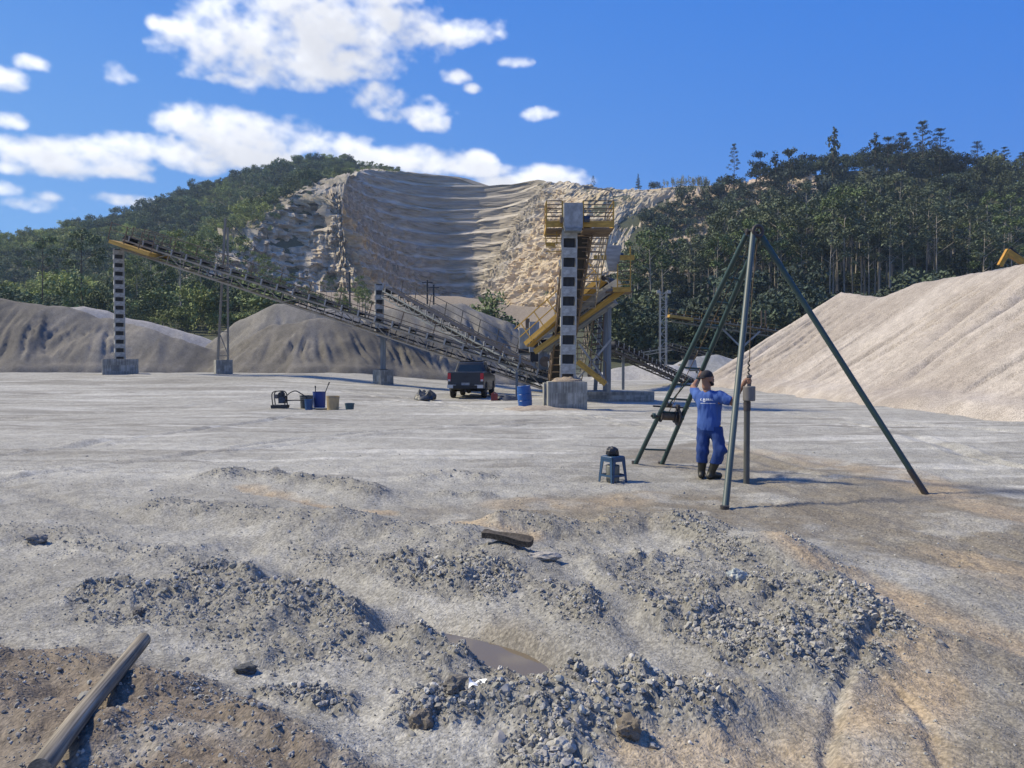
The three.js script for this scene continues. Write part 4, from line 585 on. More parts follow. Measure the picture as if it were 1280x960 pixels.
{ // second inclined conveyor with yellow walkway, seen from its side
  const head = at(764, 352, 36.5), tail = at(672, 432, 38.5), t = thing('inclined_conveyor', 'side-on inclined conveyor with yellow walkway rising to the right behind the column', 'conveyor', V(tail.x, gy(tail.x, tail.z), tail.z));
  const P = conveyor(t, head, tail, { w: 1.0, depth: 0.5, bay: 0.9, steel: M.galv, walk: [1], rail: M.yellow, kick: M.yellow, post: 0.9 });
  const d = tail.clone().sub(head), z = d.clone().normalize(); bar(t, 'side_cover', at(775, 352, 35.8), at(668, 423, 37.6), 0.04, 0.42, M.white); bar(t, 'toe_board', at(780, 362, 35.7), at(668, 440, 37.5), 0.05, 0.26, M.yellow); bar(t, 'underside_panel', at(768, 376, 36.4), at(680, 436, 38), 0.7, 0.3, M.grey);
  // head chute with tapered mouth
  const cp = at(765, 318, 36), g = new THREE.CylinderGeometry(0.5, 0.5, 0.55, 4, 1); g.rotateY(Math.PI / 4); const g2 = new THREE.CylinderGeometry(0.5, 0.26, 0.6, 4, 1); g2.rotateY(Math.PI / 4); g2.translate(0, -0.575, 0); part(t, 'head_chute', toCreasedNormals(mergeGeometries([g, g2]), 0.3), M.galv, cp.clone().add(V(0, 0.1, 0)).sub(t.position)); rod(t, 'drive_motor', at(774, 319, 35.8), at(779, 319, 35.8), 0.1, M.motor);
  for (const [x0, x1, y, mt] of [[742, 758, 322, M.yellow], [775, 793, 322, M.yellow], [766, 788, 362, M.yellow]]) bar(t, 'toe_board', at(x0, y, 35.6), at(x1, y, 35.6), 0.05, 0.22, mt);
  for (let k = 0; k < 6; k++) bar(t, 'guard_bar', at(772, 328 + k * 5.5, 35.6), at(792 - k * 0.9, 328 + k * 5.5, 35.6), 0.035, 0.035, k > 3 ? M.yellow : M.rust);
  for (const px of [772, 788]) bar(t, 'rail_post', at(px, 364, 35.6), at(px, px > 780 ? 308 : 330, 35.6), 0.05, 0.05, M.yellow); box(t, 'deck_grating', at(772, 366, 36.3), 1.2, 0.06, 1.4, M.rust);
  // legs and bracing down to the plinth
  const f = at(760, 487, 38.2), fy = gy(f.x, f.z) + 0.45; const leg = (px0, py0, px1, d) => { const a = at(px0, py0, d); bar(t, 'leg', a, V(at(px1, 480, d).x, fy, -d), 0.18, 0.16, M.blueGrey); };
  leg(762, 366, 761, 36.6); leg(757, 366, 756, 37.6); leg(752, 372, 744, 38.4);
  for (const [a, b] of [[[724, 430], [760, 480]], [[764, 424], [722, 474]]]) bar(t, 'brace', at(...a, 36.4), at(...b, 36.4), 0.11, 0.09, M.galv);
  for (const [a, b, dd] of [[[744, 385], [735, 470], 37.4], [[756, 372], [750, 480], 37.4]]) bar(t, 'ladder_rail', at(...a, dd), at(...b, dd), 0.06, 0.06, M.rust);
  for (let k = 0; k < 13; k++) bar(t, 'ladder_rung', at(743.5 - k * 0.7, 392 + k * 6.5, 37.4), at(755 - k * 0.45, 390 + k * 6.5, 37.4), 0.07, k % 3 ? 0.05 : 0.1, k % 2 ? M.dark : M.rust);
  for (let k = 0; k < 4; k++) bar(t, 'brace', at(742 - k * 2, 396 + k * 20, 37.3), at(754 - k, 414 + k * 20, 37.3), 0.04, 0.04, M.galv);
  const st = thing('yellow_stair', 'yellow steel stair climbing left at the foot of the inclined conveyor', 'stair', at(755, 484, 36.8)); bar(st, 'stringer', at(722, 452, 36), at(757, 480, 36), 0.05, 0.26, M.yellow); bar(st, 'stringer', at(722, 452, 36.8), at(757, 480, 36.8), 0.05, 0.26, M.yellow); for (let k = 0; k < 7; k++) bar(st, 'tread', at(725 + k * 4.8, 455 + k * 3.8, 35.98), at(725 + k * 4.8, 455 + k * 3.8, 36.82), 0.2, 0.03, M.rust); for (const [x, y] of [[722, 452], [739, 466], [757, 480]]) bar(st, 'rail_post', at(x, y, 36), at(x, y - 27, 36), 0.035, 0.035, M.rust); bar(st, 'handrail', at(722, 425, 36), at(757, 453, 36), 0.035, 0.035, M.rust);
}
{ // hoppers and screen box at the left foot of the elevator
  const p = at(664, 474, 44), t = thing('screening_unit', 'grey and white screening unit with hoppers left of the elevator', 'machine', V(p.x, gy(p.x, p.z), p.z));
  const bx = (name, x0, y0, x1, y1, d, dep, m) => { const a = at(x0, y0, d), b = at(x1, y1, d); box(t, name, V((a.x + b.x) / 2, (a.y + b.y) / 2, -d - dep / 2), Math.abs(b.x - a.x), Math.abs(a.y - b.y), dep, m); };
  bx('screen_box', 649, 410, 663, 444, 45, 1.6, M.white); bx('screen_lip', 648, 436, 664, 441, 44.9, 1.7, M.dark); bx('bin', 662, 402, 674, 440, 43.4, 1.4, M.galv); bx('bin_mouth', 663, 440, 673, 452, 43.5, 1.2, M.dark); bx('crusher_body', 673, 424, 688, 462, 43.2, 1.6, M.grey); bx('upper_box', 657, 398, 662, 426, 45.5, 0.9, M.rust);
  const g = new THREE.CylinderGeometry(0.75, 0.3, 0.9, 4); g.rotateY(Math.PI / 4); part(t, 'hopper', toCreasedNormals(g, 0.3), M.galv, at(681, 428, 43).sub(t.position)); for (const [a, b] of [[[663, 452], [683, 474]], [[688, 452], [676, 474]], [[650, 444], [650, 476]], [[668, 452], [668, 476]], [[686, 460], [686, 478]]]) bar(t, 'leg', at(...a, 43.6), at(...b, 43.6), 0.12, 0.1, M.galv); rod(t, 'flywheel', at(681, 452, 43.0), at(681, 452, 42.7), 0.3, M.rust); bx('base_beam', 655, 472, 700, 478, 43.5, 0.6, M.grey); bx('side_beam', 690, 470, 716, 476, 41, 0.3, M.dark);
}
{ // thin conveyors to the right and beyond
  const h = at(762, 432, 50), tl = at(862, 478, 70), t = thing('belt_conveyor', 'thin dark belt conveyor falling to the right behind the yellow stair', 'conveyor', V(tl.x, 0.2, tl.z)); conveyor(t, h, tl, { w: 0.8, depth: 0.4, bay: 1.8, steel: M.dark, bracket: M.grey }); for (const px of [779, 841]) { const q = at(px, px < 800 ? 442 : 470, px < 800 ? 53 : 66), g = gy(q.x, q.z); bar(t, 'leg', V(q.x, g, q.z), q, 0.18, 0.16, M.grey); }
  const h2 = at(839, 394, 110), t2l = at(978, 415, 112), t2 = thing('belt_conveyor', 'far yellow-headed belt conveyor with slanted legs behind the tripod', 'conveyor', V(t2l.x, 0.3, t2l.z)); const P = conveyor(t2, h2, t2l, { w: 1.2, depth: 0.9, bay: 1.6, steel: M.dusty, walk: [1], rail: M.yellow, post: 2.5 }); bar(t2, 'head_platform', P(-0.5, 0, -0.2), P(3, 0, -0.2), 1.9, 0.4, M.yellow);
  for (const [a, b] of [[[900, 408], [928, 436]], [[950, 414], [928, 434]], [[928, 410], [928, 440]]]) bar(t2, 'leg', at(...a, 111), at(...b, 111), 0.26, 0.22, M.galv); { const q = at(928, 438, 111); bar(t2, 'leg', V(q.x, -0.2, q.z), q, 0.4, 0.35, M.grey); }
  for (const px of [952, 957]) bar(t2, 'mast', at(px, 418, 111.5), at(px, 388, 111.5), 0.16, 0.14, M.rust);
  const h3 = at(895, 437, 96), t3l = at(800, 470, 100), t3 = thing('belt_conveyor', 'low conveyor crossing behind the ladder legs beyond the gravel', 'conveyor', V(t3l.x, 0.2, t3l.z)); conveyor(t3, at(838, 432, 100), at(905, 450, 96), { w: 0.9, depth: 0.4, bay: 2, steel: M.dark, bracket: M.grey }); conveyor(t3, at(840, 434, 101), at(775, 446, 104), { w: 0.9, depth: 0.4, bay: 2, steel: M.grey, bracket: M.grey });
  // cone crusher on a frame
  const cp = at(862, 475, 84), cr = thing('cone_crusher', 'small far crusher on a steel frame seen between the ladder rungs', 'machine', V(cp.x, gy(cp.x, cp.z), cp.z)); const g = new THREE.CylinderGeometry(0.75, 0.95, 1.1, 14); part(cr, 'bowl', g, M.galv, at(861, 456, 84).sub(cr.position)); part(cr, 'hopper', new THREE.CylinderGeometry(0.9, 0.55, 0.6, 14), M.dark, at(861, 448, 84).sub(cr.position)); for (const px of [853, 871]) for (const k of [0, 1.4]) bar(cr, 'leg', at(px, 482, 84 + k), at(px, 462, 84 + k), 0.2, 0.2, M.grey); box(cr, 'deck', at(862, 463, 84.7), 2.2, 0.15, 2, M.grey); bar(cr, 'chute', at(850, 456, 83), at(876, 482, 81), 0.7, 0.25, M.dusty);
  // lattice floodlight mast
  const mb = at(829, 450, 95), mt = thing('light_mast', 'slim lattice mast with two floodlights in front of the forest', 'mast', V(mb.x, gy(mb.x, mb.z), mb.z)); const top = at(829, 364, 95), w = 0.38; const g0 = V(mb.x, gy(mb.x, mb.z), mb.z); for (const [i, k] of [[-1, -1], [1, -1], [-1, 1], [1, 1]]) bar(mt, 'leg', g0.clone().add(V(i * w, 0, k * w)), top.clone().add(V(i * w, 0, k * w)), 0.09, 0.09, M.galv); const n = 14; for (let q = 0; q < n; q++) { const a = g0.clone().lerp(top, q / n), b = g0.clone().lerp(top, (q + 1) / n); bar(mt, 'lattice_bar', a.clone().add(V(-w, 0, w)), a.clone().add(V(w, 0, w)), 0.06, 0.06, M.galv); bar(mt, 'lattice_bar', a.clone().add(V(q % 2 ? -w : w, 0, w)), b.clone().add(V(q % 2 ? w : -w, 0, w)), 0.05, 0.05, M.galv); } for (const i of [-1, 1]) box(mt, 'floodlight', top.clone().add(V(i * 0.65, -0.1, 0.35)), 0.4, 0.4, 0.25, M.white); bar(mt, 'cross_arm', top.clone().add(V(-0.9, -0.25, 0.2)), top.clone().add(V(0.9, -0.25, 0.2)), 0.08, 0.08, M.galv);
}

// ---------------------------------------------------------------- drilling tripod with ladder, winch, hammer
const tubeM = steel(0.035, 0.075, 0.075, 0.45), tubePaler = steel(0.075, 0.11, 0.112, 0.5), ropeM = steel(0.16, 0.12, 0.08, 0.95), ironM = steel(0.055, 0.05, 0.05, 0.6);  // the front leg gets a paler tone of the tube colour
const APEX = at(943, 290, 11.5);
const yardAt = (px, py, d) => { const p = at(px, py, d); p.y = yard(p.x, p.z)[0]; return p; };
const footFront = yardAt(906, 640, 9.4), footRight = yardAt(1160, 617, 10.72), footL1 = yardAt(793, 575, 13.9), footL2 = yardAt(826, 574, 14.0);
const project = p => { const c = Math.cos(TILT), s = Math.sin(TILT), y = p.y - EYE, z = p.z; return [640 + FOC * p.x / (-(z * c - y * s)) , 480 - FOC * (y * c + z * -s * -1 * -1) / (-(z * c - y * s))]; };
function pipe(parent, name, a, b, r, mat) { const L = a.distanceTo(b), g = new THREE.CylinderGeometry(r, r, L, 18, 12, false); const m = part(parent, name, g, mat, a.clone().add(b).multiplyScalar(0.5).sub(off(parent))); m.quaternion.setFromUnitVectors(V(0, 1, 0), b.clone().sub(a).normalize()); return m; }
{
  const t = thing('drilling_tripod', 'tall dark green steel drilling tripod standing over the worker', 'tripod', V(APEX.x, 0, APEX.z));
  const sink = p => p.clone().add(V(0, -0.05, 0));
  pipe(t, 'front_leg', sink(footFront), APEX.clone().add(V(-0.03, -0.02, 0.04)), 0.042, tubePaler); pipe(t, 'right_leg', sink(footRight), APEX.clone().add(V(0.09, -0.04, 0.0)), 0.042, tubeM); pipe(t, 'leg_tip', sink(footRight), sink(footRight).lerp(APEX, 0.10), 0.0435, ironM);
  const S1 = APEX.clone().add(V(-0.1, -0.03, -0.06)), S2 = APEX.clone().add(V(0.09, -0.06, -0.06));
  pipe(t, 'ladder_stile', sink(footL1), S1, 0.04, tubeM); pipe(t, 'ladder_stile', sink(footL2), S2, 0.04, tubeM);
  const A = f => footL1.clone().lerp(S1, f), B = f => footL2.clone().lerp(S2, f);
  for (const f of [0.075, 0.262, 0.325, 0.392, 0.468, 0.555, 0.652, 0.745, 0.84, 0.92]) pipe(t, 'rung', A(f), B(f), 0.017, tubeM);
  // head: pin, sheave and shackles
  pipe(t, 'head_pin', APEX.clone().add(V(-0.13, 0.0, 0.0)), APEX.clone().add(V(0.14, -0.01, 0)), 0.022, ironM); const sh = new THREE.TorusGeometry(0.075, 0.028, 10, 24); part(t, 'sheave', sh, ironM, APEX.clone().add(V(0.03, 0.0, 0.07)).sub(t.position), [0, 0.25, 0]); for (const x of [-0.11, -0.05, 0.08, 0.12]) { const w = new THREE.CylinderGeometry(0.05, 0.05, 0.025, 16); w.rotateZ(Math.PI / 2); part(t, 'washer', w, x < 0 ? ironM : tubeM, APEX.clone().add(V(x, 0, 0)).sub(t.position)); }
  // winch on the ladder
  const w0 = A(0.215), w1 = B(0.215), n = w1.clone().sub(w0).normalize(), out = V(0, 0.1, 0.12), wn = sub(t, 'winch'); const wp = (f, o = 0) => w0.clone().lerp(w1, f).add(out).add(V(0, o, 0));
  pipe(wn, 'axle', wp(-0.22), wp(1.15), 0.022, ironM); pipe(wn, 'drum', wp(0.18), wp(0.72), 0.062, ropeM); for (const f of [0.16, 0.74]) pipe(wn, 'flange', wp(f), wp(f + 0.035), 0.10, ironM); pipe(wn, 'gear', wp(0.86), wp(0.93), 0.145, ironM); pipe(wn, 'pinion', wp(0.84, 0.17), wp(0.95, 0.17), 0.055, ironM); pipe(wn, 'shaft', wp(-0.14, 0.17), wp(1.35, 0.17), 0.015, ironM); for (const f of [-0.15, 1.02]) pipe(wn, 'bearing', wp(f), wp(f + 0.1), 0.05, tubeM); pipe(wn, 'rope_guard', wp(0.42, 0.2), wp(0.62, 0.2), 0.045, ironM); pipe(wn, 'brake_lever', wp(0.5, 0.2), A(0.42).lerp(B(0.42), 0.62), 0.014, tubeM);
  pipe(t, 'hoist_rope', wp(0.5, 0.06), APEX.clone().add(V(0.0, -0.05, -0.02)), 0.006, ropeM);
  for (const [p, r] of [[footFront, 0.055], [footL1, 0.05], [footL2, 0.05]]) pipe(t, 'foot', p.clone().add(V(0, -0.05, 0)), p.clone().add(V(0, 0.05, 0)), r, ironM);
}
const HAMMER = at(936.5, 492, 11.65);
{
  const x = HAMMER.x - 0.03, z = HAMMER.z, g0 = yard(x, z)[0];
  const c = thing('drill_casing', 'upright steel drill casing pipe planted in the ground before the worker', 'pipe', V(x, g0, z)); pipe(c, 'pipe', V(x, g0 - 0.1, z), V(x, HAMMER.y - 0.08, z), 0.046, steel(0.10, 0.105, 0.10, 0.5)); pipe(c, 'coupling', V(x, HAMMER.y - 0.26, z), V(x, HAMMER.y - 0.12, z), 0.054, ironM);
  const h = thing('drop_hammer', 'cylindrical iron drop hammer hanging on a rope under the tripod', 'hammer', V(x, HAMMER.y - 0.11, z)); const hg = new THREE.LatheGeometry([[0.001, -0.11], [0.085, -0.11], [0.092, -0.1], [0.092, 0.1], [0.085, 0.11], [0.03, 0.115], [0.026, 0.24], [0.04, 0.25], [0.04, 0.28], [0.001, 0.29]].map(q => new THREE.Vector2(...q)), 28); part(h, 'weight', toCreasedNormals(hg, 0.5), steel(0.17, 0.165, 0.165, 0.55), V(0.03, 0.11, 0));
  const top = V(x + 0.02, HAMMER.y + 0.28, z), pts = []; for (let i = 0; i <= 14; i++) { const a = i * 1.4; pts.push(V(top.x + Math.cos(a) * 0.012, top.y + i * 0.016, top.z + Math.sin(a) * 0.012)); } const q = h.position; part(h, 'chain', tubeGeo(pts.map(p => p.clone().sub(q)), 0.012, 60, 6), ironM); part(h, 'rope', tubeGeo([pts.at(-1), pts.at(-1).clone().lerp(APEX, 0.5), APEX.clone().add(V(0.03, -0.05, 0.07))].map(p => p.clone().sub(q)), 0.007, 20, 6), ropeM);
}
// ---------------------------------------------------------------- the worker
{
  const smin = (a, b, k) => { const h = clamp(0.5 + 0.5 * (b - a) / k, 0, 1); return mix(b, a, h) - k * h * (1 - h); };
  const cap = (a, b, ra, rb) => { const bx = b.x - a.x, by = b.y - a.y, bz = b.z - a.z, L = bx * bx + by * by + bz * bz || 1e-9; return (x, y, z) => { const t = clamp(((x - a.x) * bx + (y - a.y) * by + (z - a.z) * bz) / L, 0, 1), dx = x - a.x - bx * t, dy = y - a.y - by * t, dz = z - a.z - bz * t; return Math.sqrt(dx * dx + dy * dy + dz * dz) - mix(ra, rb, t); }; };
  const ell = (c, r, yaw = 0) => { const cs = Math.cos(yaw), sn = Math.sin(yaw), m = Math.min(r[0], r[1], r[2]); return (x, y, z) => { const X = x - c.x, Z = z - c.z, px = (X * cs - Z * sn) / r[0], py = (y - c.y) / r[1], pz = (X * sn + Z * cs) / r[2]; const k0 = Math.hypot(px, py, pz), k1 = Math.hypot(px / r[0], py / r[1], pz / r[2]) || 1e-6; return k0 * (k0 - 1) / k1; }; };
  const join = (fs, k) => (x, y, z) => { let d = 1e3; for (const f of fs) d = smin(d, f(x, y, z), k); return d; };
  const skin = (f, lo, hi, cell) => { const c = lo.clone().add(hi).multiplyScalar(0.5), h = hi.clone().sub(lo).multiplyScalar(0.5), res = Math.min(150, Math.ceil(2 * Math.max(h.x, h.y, h.z) / cell)), mc = new MarchingCubes(res, undefined, false, false, 120000), H = res / 2; const sx = h.x, sy = h.y, sz = h.z; mc.isolation = 0;
    for (let k = 0; k < res; k++) for (let j = 0; j < res; j++) for (let i = 0; i < res; i++) mc.field[k * res * res + j * res + i] = -f(c.x + (i - H) / H * sx, c.y + (j - H) / H * sy, c.z + (k - H) / H * sz);
    mc.update(); const n = mc.count, P = new Float32Array(n * 3); for (let i = 0; i < n; i++) { P[i * 3] = c.x + mc.positionArray[i * 3] * sx; P[i * 3 + 1] = c.y + mc.positionArray[i * 3 + 1] * sy; P[i * 3 + 2] = c.z + mc.positionArray[i * 3 + 2] * sz; }
    let g = new THREE.BufferGeometry(); g.setAttribute('position', new THREE.BufferAttribute(P, 3)); g = mergeVertices(g, 1e-4); g.computeVertexNormals(); return g; };
  const o = yardAt(885, 600, 12.0), t = thing('person', 'worker in blue T-shirt, blue trousers, rubber boots and cap steadying the drop hammer', 'person', o);
  const L = (px, py, d) => at(px, py, d).sub(o);
  const shL = L(872.5, 495, 12.1), shR = L(901, 496, 11.9), neck = L(884, 487, 12.0), chest = L(887, 507, 12.0), waist = L(887, 522, 12.0), hipL = L(880.5, 531, 12.03), hipR = L(893.5, 531, 11.97);
  const kneeL = L(879, 564, 12.0), ankL = V(L(877, 596, 12.06).x, 0.09, L(877, 596, 12.06).z), kneeR = L(900, 563, 11.85), ankR = V(L(889, 600, 11.95).x, 0.09, L(889, 600, 11.95).z);
  const toeL = ankL.clone().add(V(0.06, -0.045, -0.17)), toeR = ankR.clone().add(V(0.15, -0.045, -0.1));
  // left hand on the ladder stile, right hand on the hammer's neck
  const S2 = APEX.clone().add(V(0.09, -0.06, -0.06)); let f = 0.4; for (let i = 0; i < 400; i++) { const p = footL2.clone().lerp(S2, i / 400); if (p.y > o.y + 1.66) { f = i / 400; break; } } const stile = footL2.clone().lerp(S2, f).sub(o), dirS = S2.clone().sub(footL2).normalize();
  const handL = stile.clone().add(V(-0.005, -0.02, 0.055)), elL = shL.clone().lerp(handL, 0.5).add(V(-0.10, -0.05, 0.0));
  const handR = V(HAMMER.x, HAMMER.y + 0.19, HAMMER.z).sub(o).add(V(-0.055, 0.0, -0.01)), elR = L(916, 503, 11.82);
  const headC = L(884.5, 474, 12.0), yaw = 0.0;
  // fingers close round the stile and the hammer neck
  const fingers = (palm, axis, centre, back, rad) => { const out = []; const e1 = palm.clone().sub(centre); e1.addScaledVector(axis, -e1.dot(axis)).normalize(); const e2 = axis.clone().cross(e1).normalize(); const ring = (a, h, r) => centre.clone().addScaledVector(axis, h).addScaledVector(e1, Math.cos(a) * r).addScaledVector(e2, Math.sin(a) * r); for (let k = 0; k < 4; k++) { const h = (k - 1.5) * 0.021, r = rad + 0.011, lens = [2.1, 2.5, 2.4, 2.0][k]; let p = ring(0.1, h, r + 0.012); for (let q = 1; q <= 3; q++) { const n = ring(0.1 + lens * q / 3, h, r); out.push(cap(p, n, 0.0098 - q * 0.0006, 0.0092 - q * 0.0007)); p = n; } } let p = ring(-0.2, 0.035, rad + 0.02); for (let q = 1; q <= 2; q++) { const n = ring(-0.2 - 0.8 * q, 0.04 + 0.012 * q, rad + 0.012); out.push(cap(p, n, 0.0115, 0.0098)); p = n; } return out; };
  const palmOf = (wr, hnd) => cap(hnd.clone().lerp(wr, 0.5), hnd, 0.026, 0.034);
  const wrL = elL.clone().lerp(handL, 0.78), wrR = elR.clone().lerp(handR, 0.78);
  const hammerAxis = V(0, 1, 0), hamC = V(HAMMER.x, HAMMER.y + 0.19, HAMMER.z).sub(o);
  const limbs = [cap(shL, elL, 0.056, 0.043), cap(elL, wrL, 0.043, 0.028), cap(shR, elR, 0.058, 0.045), cap(elR, wrR, 0.045, 0.028), cap(neck.clone().add(V(0, -0.06, 0)), headC.clone().add(V(-0.01, -0.05, 0)), 0.062, 0.055), cap(shL.clone().lerp(chest, 0.2), shR.clone().lerp(chest, 0.2), 0.085, 0.085), ell(chest, [0.165, 0.2, 0.11]), ell(waist, [0.15, 0.2, 0.11]), cap(hipL, kneeL, 0.085, 0.058), cap(kneeL, ankL, 0.058, 0.042), cap(hipR, kneeR, 0.085, 0.058), cap(kneeR, ankR, 0.058, 0.042), cap(ankL, toeL, 0.045, 0.036), cap(ankR, toeR, 0.045, 0.036)];
  const skinM = new THREE.MeshPhysicalMaterial({ color: lin(0.24, 0.125, 0.08), roughness: 0.6 });
  const bodyG = skin(join(limbs, 0.035), V(-0.36, -0.02, -0.62), V(0.62, 1.78, 0.36), 0.0125);
  const hand = (wr, hnd, ax, cen, rad) => { const all = join([cap(wr, hnd, 0.029, 0.028), palmOf(wr, hnd)], 0.02), fs = fingers(hnd, ax, cen, null, rad); const ff = (x, y, z) => { let d = all(x, y, z); for (const q of fs) d = smin(d, q(x, y, z), 0.006); return d; }; return skin(ff, V(Math.min(wr.x, cen.x) - 0.1, Math.min(wr.y, cen.y) - 0.1, Math.min(wr.z, cen.z) - 0.1), V(Math.max(wr.x, cen.x) + 0.1, Math.max(wr.y, cen.y) + 0.1, Math.max(wr.z, cen.z) + 0.1), 0.0035); };
  const hl = hand(wrL, handL, dirS, stile, 0.04), hr = hand(wrR, handR, hammerAxis, hamC, 0.028);
  // head faces right (+x), a little away
  const fw = V(Math.cos(0.35), 0, -Math.sin(0.35)), sd = V(-fw.z, 0, fw.x), hp = (a, b, c) => headC.clone().addScaledVector(fw, a).add(V(0, b, 0)).addScaledVector(sd, c);
  const yawH = 0.35;
  const headF = join([ell(hp(-0.012, 0.035, 0), [0.098, 0.092, 0.076], yawH), cap(hp(0.035, -0.045, 0), hp(0.05, -0.07, 0), 0.058, 0.045), cap(hp(0.085, 0.02, 0), hp(0.108, -0.012, 0), 0.011, 0.015), cap(hp(0.083, 0.034, 0.03), hp(0.083, 0.034, -0.03), 0.014, 0.014), cap(hp(0.09, -0.045, 0.018), hp(0.09, -0.045, -0.018), 0.012, 0.012), ell(hp(-0.005, -0.005, 0.078), [0.025, 0.033, 0.011], yawH), ell(hp(-0.005, -0.005, -0.078), [0.025, 0.033, 0.011], yawH), cap(hp(-0.03, -0.03, 0), hp(-0.03, -0.12, 0), 0.06, 0.058)], 0.02);
  const headG = skin(headF, headC.clone().add(V(-0.17, -0.17, -0.17)), headC.clone().add(V(0.17, 0.17, 0.17)), 0.0035);
  part(t, 'body', mergeGeometries([bodyG, hl, hr, headG]), skinM);
  const eyeM = new THREE.MeshStandardMaterial({ color: lin(0.6, 0.58, 0.55), roughness: 0.2 }); for (const s of [-1, 1]) part(t, 'eye', new THREE.SphereGeometry(0.011, 12, 8), eyeM, hp(0.086, 0.018, s * 0.03));
  const hairM = new THREE.MeshStandardMaterial({ color: lin(0.012, 0.01, 0.009), roughness: 0.9 });
  part(t, 'beard', skin(join([cap(hp(0.075, -0.078, 0.02), hp(0.075, -0.078, -0.02), 0.028, 0.028), cap(hp(0.0, -0.03, 0.07), hp(0.06, -0.075, 0.035), 0.014, 0.024), cap(hp(0.0, -0.03, -0.07), hp(0.06, -0.075, -0.035), 0.014, 0.024), cap(hp(0.1, -0.036, 0.022), hp(0.1, -0.036, -0.022), 0.008, 0.008)], 0.015), headC.clone().add(V(-0.17, -0.17, -0.17)), headC.clone().add(V(0.17, 0.1, 0.17)), 0.004), hairM);
  const shell = ell(hp(-0.014, 0.046, 0), [0.106, 0.096, 0.084], yawH); part(t, 'cap', skin((x, y, z) => { const d = Math.max(shell(x, y, z), (headC.y + 0.035 + ((x - headC.x) * 0.12)) - y), b = Math.max(ell(hp(-0.115, 0.022, 0), [0.085, 0.013, 0.066], yawH)(x, y, z), -1); return Math.min(d, b); }, headC.clone().add(V(-0.24, -0.08, -0.2)), headC.clone().add(V(0.2, 0.18, 0.2)), 0.004), new THREE.MeshStandardMaterial({ color: lin(0.018, 0.018, 0.024), roughness: 0.85 }));
  // clothes
  const fold = (x, y, z, s, a) => fbm3(x * s, y * s * 0.35, z * s, 3) * a;
  const shirtF0 = join([cap(shL.clone().lerp(chest, 0.12), shR.clone().lerp(chest, 0.12), 0.098, 0.098), ell(chest, [0.185, 0.22, 0.13]), ell(waist.clone().add(V(0, -0.01, 0)), [0.172, 0.24, 0.132]), ell(L(887.5, 534, 12), [0.178, 0.2, 0.142]), cap(shL, shL.clone().lerp(elL, 0.72), 0.078, 0.076), cap(shR, shR.clone().lerp(elR, 0.66), 0.08, 0.082)], 0.05);
  const hem = L(887, 538, 12).y, sl = (s, e, k) => { const n = e.clone().sub(s).normalize(), c = s.clone().lerp(e, k); return (x, y, z) => (x - c.x) * n.x + (y - c.y) * n.y + (z - c.z) * n.z; }, cutL = sl(shL, elL, 0.72), cutR = sl(shR, elR, 0.86);
  const shirtF = (x, y, z) => Math.max(shirtF0(x, y, z) + fold(x, y, z, 10, 0.03) + Math.sin((x * 0.8 + y * 0.25) * 55 + n2(y * 4, x * 6) * 3) * 0.005 * sstep(1.4, 1.15, y), hem - y + n2(x * 9, z * 9) * 0.01, x < shL.x + 0.02 ? cutL(x, y, z) : -1, x > shR.x - 0.02 ? cutR(x, y, z) : -1, y - (neck.y + 0.02), -(ell(neck.clone().add(V(0, 0.06, 0)), [0.075, 0.07, 0.075])(x, y, z)));
  const shirtM = new THREE.MeshStandardMaterial({ color: lin(0.042, 0.10, 0.32), roughness: 0.9 }), shirtG = skin(shirtF, V(-0.42, hem - 0.03, -0.5), V(0.48, neck.y + 0.06, 0.3), 0.009); part(t, 'shirt', shirtG, shirtM);
  const bag = (a, b, ra, rb) => cap(a, b, ra, rb), ank = 0.30;
  const trF0 = join([ell(L(888, 535, 12), [0.172, 0.16, 0.135]), bag(hipL, kneeL, 0.108, 0.088), bag(kneeL, ankL.clone().lerp(kneeL, 0.45), 0.09, 0.088), bag(hipR, kneeR, 0.11, 0.092), bag(kneeR, ankR.clone().lerp(kneeR, 0.45), 0.094, 0.088)], 0.03), trF = (x, y, z) => Math.max(trF0(x, y, z) + fold(x, y, z, 11, 0.026) + Math.sin(y * 42 + x * 18) * 0.003, 0.255 - y + n2(x * 8, z * 8) * 0.012, y - hem - 0.09);
  part(t, 'trousers', skin(trF, V(-0.3, 0.22, -0.32), V(0.38, hem + 0.08, 0.3), 0.009), new THREE.MeshStandardMaterial({ color: lin(0.011, 0.04, 0.165), roughness: 0.9 }));
  const bootM = new THREE.MeshStandardMaterial({ color: lin(0.03, 0.03, 0.022), roughness: 0.55, map: BLOTCH }); for (const [k, a, to] of [[kneeL, ankL, toeL], [kneeR, ankR, toeR]]) { const heel = a.clone().add(V(0, -0.04, 0)).addScaledVector(to.clone().sub(a).setY(0).normalize(), -0.045); const F0 = join([cap(a.clone().lerp(k, 0.6), a.clone().add(V(0, 0.02, 0)), 0.075, 0.056), cap(heel, to, 0.048, 0.045), cap(a, to, 0.05, 0.04)], 0.03), F = (x, y, z) => Math.max(F0(x, y, z), -0.002 - y, y - 0.31); const b = part(t, 'boot', skin(F, V(Math.min(a.x, to.x) - 0.16, -0.02, Math.min(a.z, to.z) - 0.16), V(Math.max(a.x, to.x) + 0.16, 0.34, Math.max(a.z, to.z) + 0.16), 0.006), bootM); }
